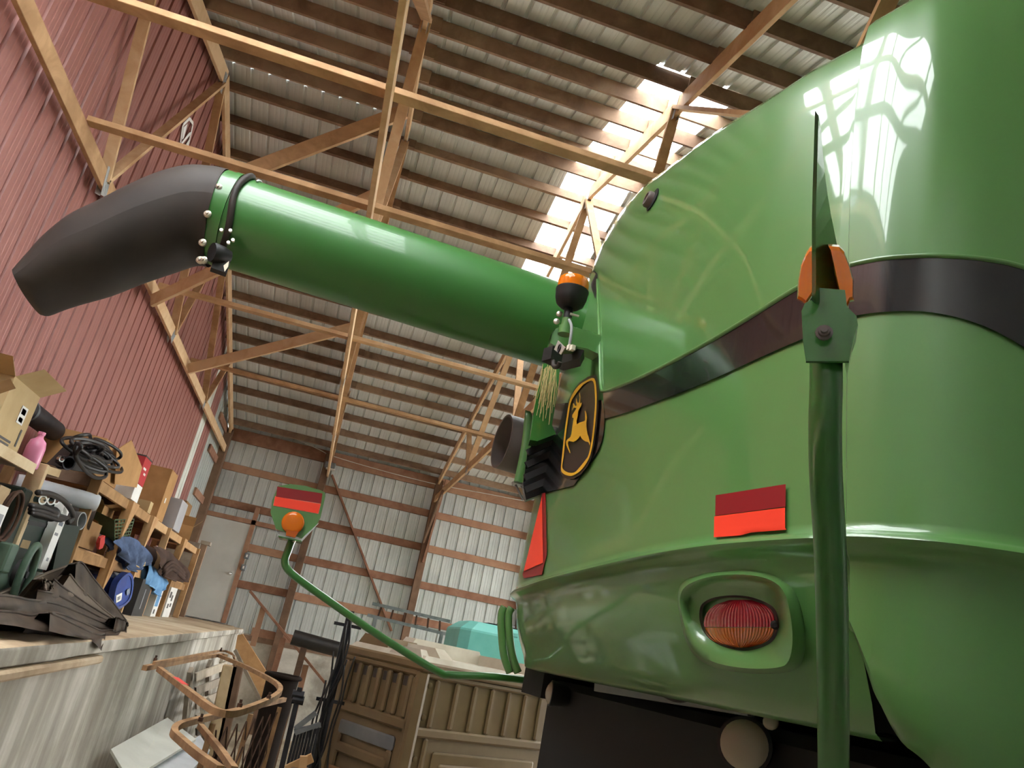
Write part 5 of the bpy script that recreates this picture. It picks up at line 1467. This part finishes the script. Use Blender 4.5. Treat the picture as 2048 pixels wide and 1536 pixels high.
# ---- black upright hung with hoses
def mast():
    Y = 6.6
    p, q = onY(702, 1222, Y), onY(625, 1500, Y)
    base = Vector((p.x, Y, -H))
    t = thing('hose_mast', 'black steel upright hung with hydraulic hoses and fittings', 'hose rack', base)
    v = lambda f, dx=0, dy=0: Vector((p.x + (onY(650, 1480, Y).x - p.x) * f + dx, Y + dy, p.z + (-H - p.z) * f))
    B().beam(v(0), v(1), .055, .055, up=(0, 1, 0)).put('upright', 'steeldk', t)
    rnd = random.Random(5)
    for k in range(9):
        dx = rnd.uniform(-.09, .09); f0 = rnd.uniform(-.03, .25); f1 = f0 + rnd.uniform(.35, .6)
        pts = [v(f0 + (f1 - f0) * j / 6, dx + rnd.uniform(-.02, .02) + .03 * math.sin(j + k), -.06 + rnd.uniform(-.02, .02)) for j in range(7)]
        B().tube(smooth_path(pts, 3), .008, 6).put('hose', 'hose', t, True)
        if k < 6: B().lathe(pts[-1], (0, 0, -1), [(.016, 0), (.016, .04), (.01, .05), (0, .05)], 8).put('fitting', 'steelbolt' if k % 2 else 'steeldk', t)
    for f in (.05, .3, .55): B().box(v(f), (.22, .025, .025)).put('cross_arm', 'steeldk', t)
    B().box(v(1, 0, 0) + Vector((0, 0, .04)), (.4, .4, .08)).put('foot', 'steeldk', t)
mast()

# ---- rusty frame in the lower foreground
def rusty_frame():
    z1 = -.25
    g = lambda px, z=z1: onZ(*px, z)
    t = thing('rusty_cage', 'rusty square tube cage with diamond mesh below the dock edge', 'cage', (g((440, 1400)).x, g((440, 1400)).y, -H))
    S = .0175
    def sq(pts, n=4, s=S, name='frame_tube', mat='rust'):
        pts = smooth_path(pts, n); b = B(); rows = []
        for i, p in enumerate(pts):
            d = (pts[min(i + 1, len(pts) - 1)] - pts[max(i - 1, 0)]).normalized(); sd = d.cross(Vector((0, 0, 1)))
            if sd.length < .1: sd = d.cross(Vector((0, 1, 0)))
            sd.normalize(); u = sd.cross(d)
            rows.append([p + sd * (s / 2 * a) + u * (s / 2 * c) for a, c in ((-1, -1), (1, -1), (1, 1), (-1, 1), (-1, -1))])
        b.grid(rows); b.add(rows[0][:4], [(0, 1, 2, 3)]); b.add(rows[-1][:4], [(3, 2, 1, 0)])
        return b.put(name, mat, t)
    # upper loop
    sq([g((318, 1338)), g((365, 1374)), g((412, 1410)), g((436, 1424)), g((462, 1427)), g((495, 1418)), g((530, 1404)), g((551, 1392)), g((560, 1382)), g((556, 1370)), g((535, 1356)), g((490, 1333)), g((440, 1312))], 4, name='upper_loop')
    sq([g((289, 1336)), g((335, 1328)), g((395, 1317)), g((440, 1310)), g((452, 1312))], 3, name='end_bar')
    sq([g((308, 1326), -.235), g((375, 1314), -.235), g((440, 1302), -.235), g((458, 1305), -.235), g((468, 1313), -.25), g((470, 1330), -.32)], 3, .011, 'guard_rail')
    q = g((357, 1366)); sq([g((349, 1360)), g((369, 1375))], 1, S * 1.08, 'paint_band', 'redcloth')
    # lower loop and mesh panel
    z2 = -.33
    h = lambda px: onZ(*px, z2)
    sq([h((440, 1540)), h((395, 1508)), h((362, 1480)), h((348, 1466)), h((352, 1455)), h((372, 1446)), h((430, 1432)), h((500, 1415)), h((569, 1399))], 4, name='lower_loop')
    sq([h((400, 1452)), h((440, 1500)), h((468, 1540))], 1, .015, 'brace')
    for px in ((505, 1417), (562, 1405), (430, 1434)):
        p = h(px); sq([p + Vector((0, 0, -.02)), Vector((p.x, p.y, -1.2)), Vector((p.x, p.y, -H))], 1, .018, 'upright')
    a, c = h((440, 1434)), h((560, 1405)); m_ = B()
    n = 7; w = c - a
    for k in range(-6, n + 6):
        for s in (1, -1):
            f0, f1 = k / n, (k + s * 5) / n
            lo, hi = 0.0, 1.0
            p0, p1 = a + w * f0, a + w * f1 + Vector((0, 0, -.8))
            t0 = 0 if 0 <= f0 <= 1 else ((0 - f0) / (f1 - f0) if f0 < 0 else (1 - f0) / (f1 - f0)); t1 = 1 if 0 <= f1 <= 1 else ((0 - f0) / (f1 - f0) if f1 < 0 else (1 - f0) / (f1 - f0))
            if t0 < 0 or t1 < 0 or t0 > 1 or t1 > 1 or t1 <= t0: continue
            m_.tube([p0.lerp(p1, t0) - Vector((0, 0, .04)), p0.lerp(p1, t1) - Vector((0, 0, .04))], .003, 4)
    tag(m_.put('diamond_mesh', 'rustdk', t), kind='stuff')
    for px, z in (((311, 1318), -.225), ((442, 1300), -.225), ((480, 1409), -.235), ((538, 1393), -.235), ((402, 1437), -.31)):
        q = g(px, z); B().lathe(q, (0, 0, 1), [(.007, -.008), (.007, .003), (.004, .004), (.004, .013), (0, .013)], 8).put('bolt', 'rustdk', t)
rusty_frame()

# white boards, pallet, plank, bin and feed rack on the floor beyond
t = thing('white_boards', 'two white sheet boards lying at the foot of the dock', 'boards', onZ(300, 1500, -1.0))
Q = [onZ(222, 1498, -.95), onZ(335, 1435, -.95), onZ(392, 1478, -1.02), onZ(258, 1560, -1.05)]
B().slab(Q, (0, 0, -.02)).put('sheet_board', 'boardwhite', t)
Q = [onZ(300, 1536, -1.08), onZ(400, 1470, -1.08), onZ(420, 1500, -1.12), onZ(330, 1600, -1.12)]
B().slab(Q, (0, 0, -.03)).put('sheet_board', 'pipewhite', t)
for px in ((280, 1520), (370, 1480), (340, 1540)):
    p = onZ(*px, -1.1); B().beam(p, (p.x, p.y, -H), .08, .08, up=(0, 1, 0)).put('trestle_leg', 'greywood', t)
def pallet():
    t = thing('wooden_pallet', 'weathered wooden pallet leaning on the dock wall', 'pallet', (-.8, 8.5, -H))
    A, Bq, C, D = onX(388, 1342, -.86), onX(452, 1318, -.86), onX(455, 1480, -.70), onX(392, 1530, -.66)
    for k in range(7):
        f = k / 7; a, b_ = A.lerp(D, f + .02), Bq.lerp(C, f + .02); a2, b2 = A.lerp(D, f + .10), Bq.lerp(C, f + .10)
        B().slab([a, b_, b2, a2], (.02, -.005, 0)).put('slat', 'greywood', t)
    for f in (0.02, .5, .95):
        p, q = A.lerp(Bq, f), D.lerp(C, f); B().beam(p - Vector((.04, 0, 0)), Vector((q.x - .04, q.y, -H)), .09, .04, up=(1, 0, 0)).put('stringer', 'greywood', t)
pallet()
t = thing('fence_plank', 'grey plank with pointed end standing by the pallet', 'plank', onX(410, 1460, -.6))
B().slab([onX(*p, -.62) for p in ((398, 1402), (408, 1392), (420, 1405), (425, 1460), (404, 1470))], (.03, 0, 0)).put('board', 'greywood', t)
p, q = onX(404, 1470, -.62), onX(425, 1460, -.62); B().slab([p, q, Vector((q.x, q.y, -H)), Vector((p.x, p.y, -H))], (.03, 0, 0)).put('lower_board', 'greywood', t)
t = thing('timber_post', 'split timber post standing behind the rusty cage', 'post', onY(460, 1500, 8.0))
B().beam(onY(462, 1330, 8.3), Vector((onY(440, 1500, 8.3).x, 8.3, -H)), .14, .1, up=(0, 1, 0), bevel=.01).put('post_body', 'paleboard', t)
B().beam(onY(478, 1325, 8.3), Vector((onY(460, 1500, 8.3).x, 8.3, -H)), .1, .1, up=(0, 1, 0), bevel=.01).put('post_body', 'post', t)
def bin_():
    c = onY(558, 1385, 9.0); rad = .17
    t = thing('rubber_bin', 'dark rubber bin with rolled rim below the handrail', 'bin', (c.x, 9.1, -H))
    zt = onY(558, 1352, 9.0).z
    B().lathe((c.x, 9.1, -H), (0, 0, 1), [(.11, 0), (rad, zt + H), (rad * .9, zt + H), (rad * .85, .4)], 20).put('body', 'bindark', t, 40)
    B().tube([Vector((c.x + rad * 1.05 * math.cos(a), 9.1 + rad * 1.05 * math.sin(a), zt)) for a in [k * math.pi / 10 for k in range(20)]], .022, 8, closed=True).put('rim', 'bindark', t, True)
bin_()
def rack():
    Y = 6.0
    t = thing('feed_rack', 'dark steel bar rack standing on the floor beside the brown cabin', 'rack', onY(620, 1520, Y))
    for k in range(8):
        a, c = onY(592 + 6.5 * k, 1462 - 1.2 * k, Y), onY(578 + 6.5 * k, 1540, Y)
        B().tube([a, Vector((c.x, Y, -H))], .011, 6).put('bar', 'steeldk', t)
    B().beam(onY(588, 1462, Y), onY(642, 1450, Y), .02, .03).put('top_bar', 'steelgrey', t)
    B().beam(onY(590, 1458, Y - .05), onY(632, 1425, Y - .05), .02, .035).put('loose_bar', 'steelgrey', t)
    B().beam(onY(590, 1466, Y - .06), onY(640, 1448, Y - .06), .02, .03).put('loose_bar', 'steelgrey', t)
    B().beam(onY(600, 1375, Y), Vector((onY(585, 1500, Y).x, Y, -H)), .035, .035, up=(0, 1, 0)).put('upright', 'steeldk', t)
    for py in (1390, 1400): B().lathe(onY(596, py, Y), (1, 0, 0), [(.03, -.04), (.03, .04)], 10).put('clamp', 'steeldk', t)
rack()
t = thing('timber_offcut', 'crossed timber offcuts on the floor beside the feed rack', 'timber', onY(605, 1530, 5.2))
B().beam(onY(572, 1540, 5.2), onY(625, 1515, 5.2), .04, .05).put('offcut', 'shelf', t)
B().beam(onY(602, 1560, 5.18), onY(608, 1512, 5.18), .045, .045, up=(0, 1, 0)).put('offcut', 'shelf', t)
p = onY(600, 1535, 5.2); B().beam(p, (p.x, p.y, -H), .1, .1, up=(0, 1, 0)).put('block', 'post', t)
# light fitting at the head of the middle post, wiring along the header
t = thing('junction_box', 'grey metal fitting at the head of the middle far wall post', 'fitting', onY(660, 933, FY - .3))
B().box(onY(660, 931, FY - .3), (.22, .14, .12), bevel=.01).put('box', 'steelgrey', t); B().box(onY(661, 938, FY - .3), (.19, .12, .03)).put('cover', 'white', t)
wpts = [onY(*p, FY - .12) for p in ((474, 812), (560, 862), (640, 900), (665, 912), (760, 940), (870, 968), (960, 985), (1050, 1002))]
t = tag(B().tube(smooth_path(wpts, 4), .008, 6).put('electric_cable', 'whitesheet', None, True), 'thin pale cable strung along the head of the far wall', 'cable')
for px, lab in (((494, 1112), 'upper grey switch box beside the white door'), ((487, 1135), 'lower grey switch box beside the white door')):
    t = thing('switch_box', lab, 'switch', onY(*px, FY - .12)); c = onY(*px, FY - .12)
    B().box(c, (.10, .06, .12), bevel=.006).put('box', 'steelgrey', t); B().box(c + Vector((0, -.032, 0)), (.03, .012, .05)).put('toggle', 'white', t)
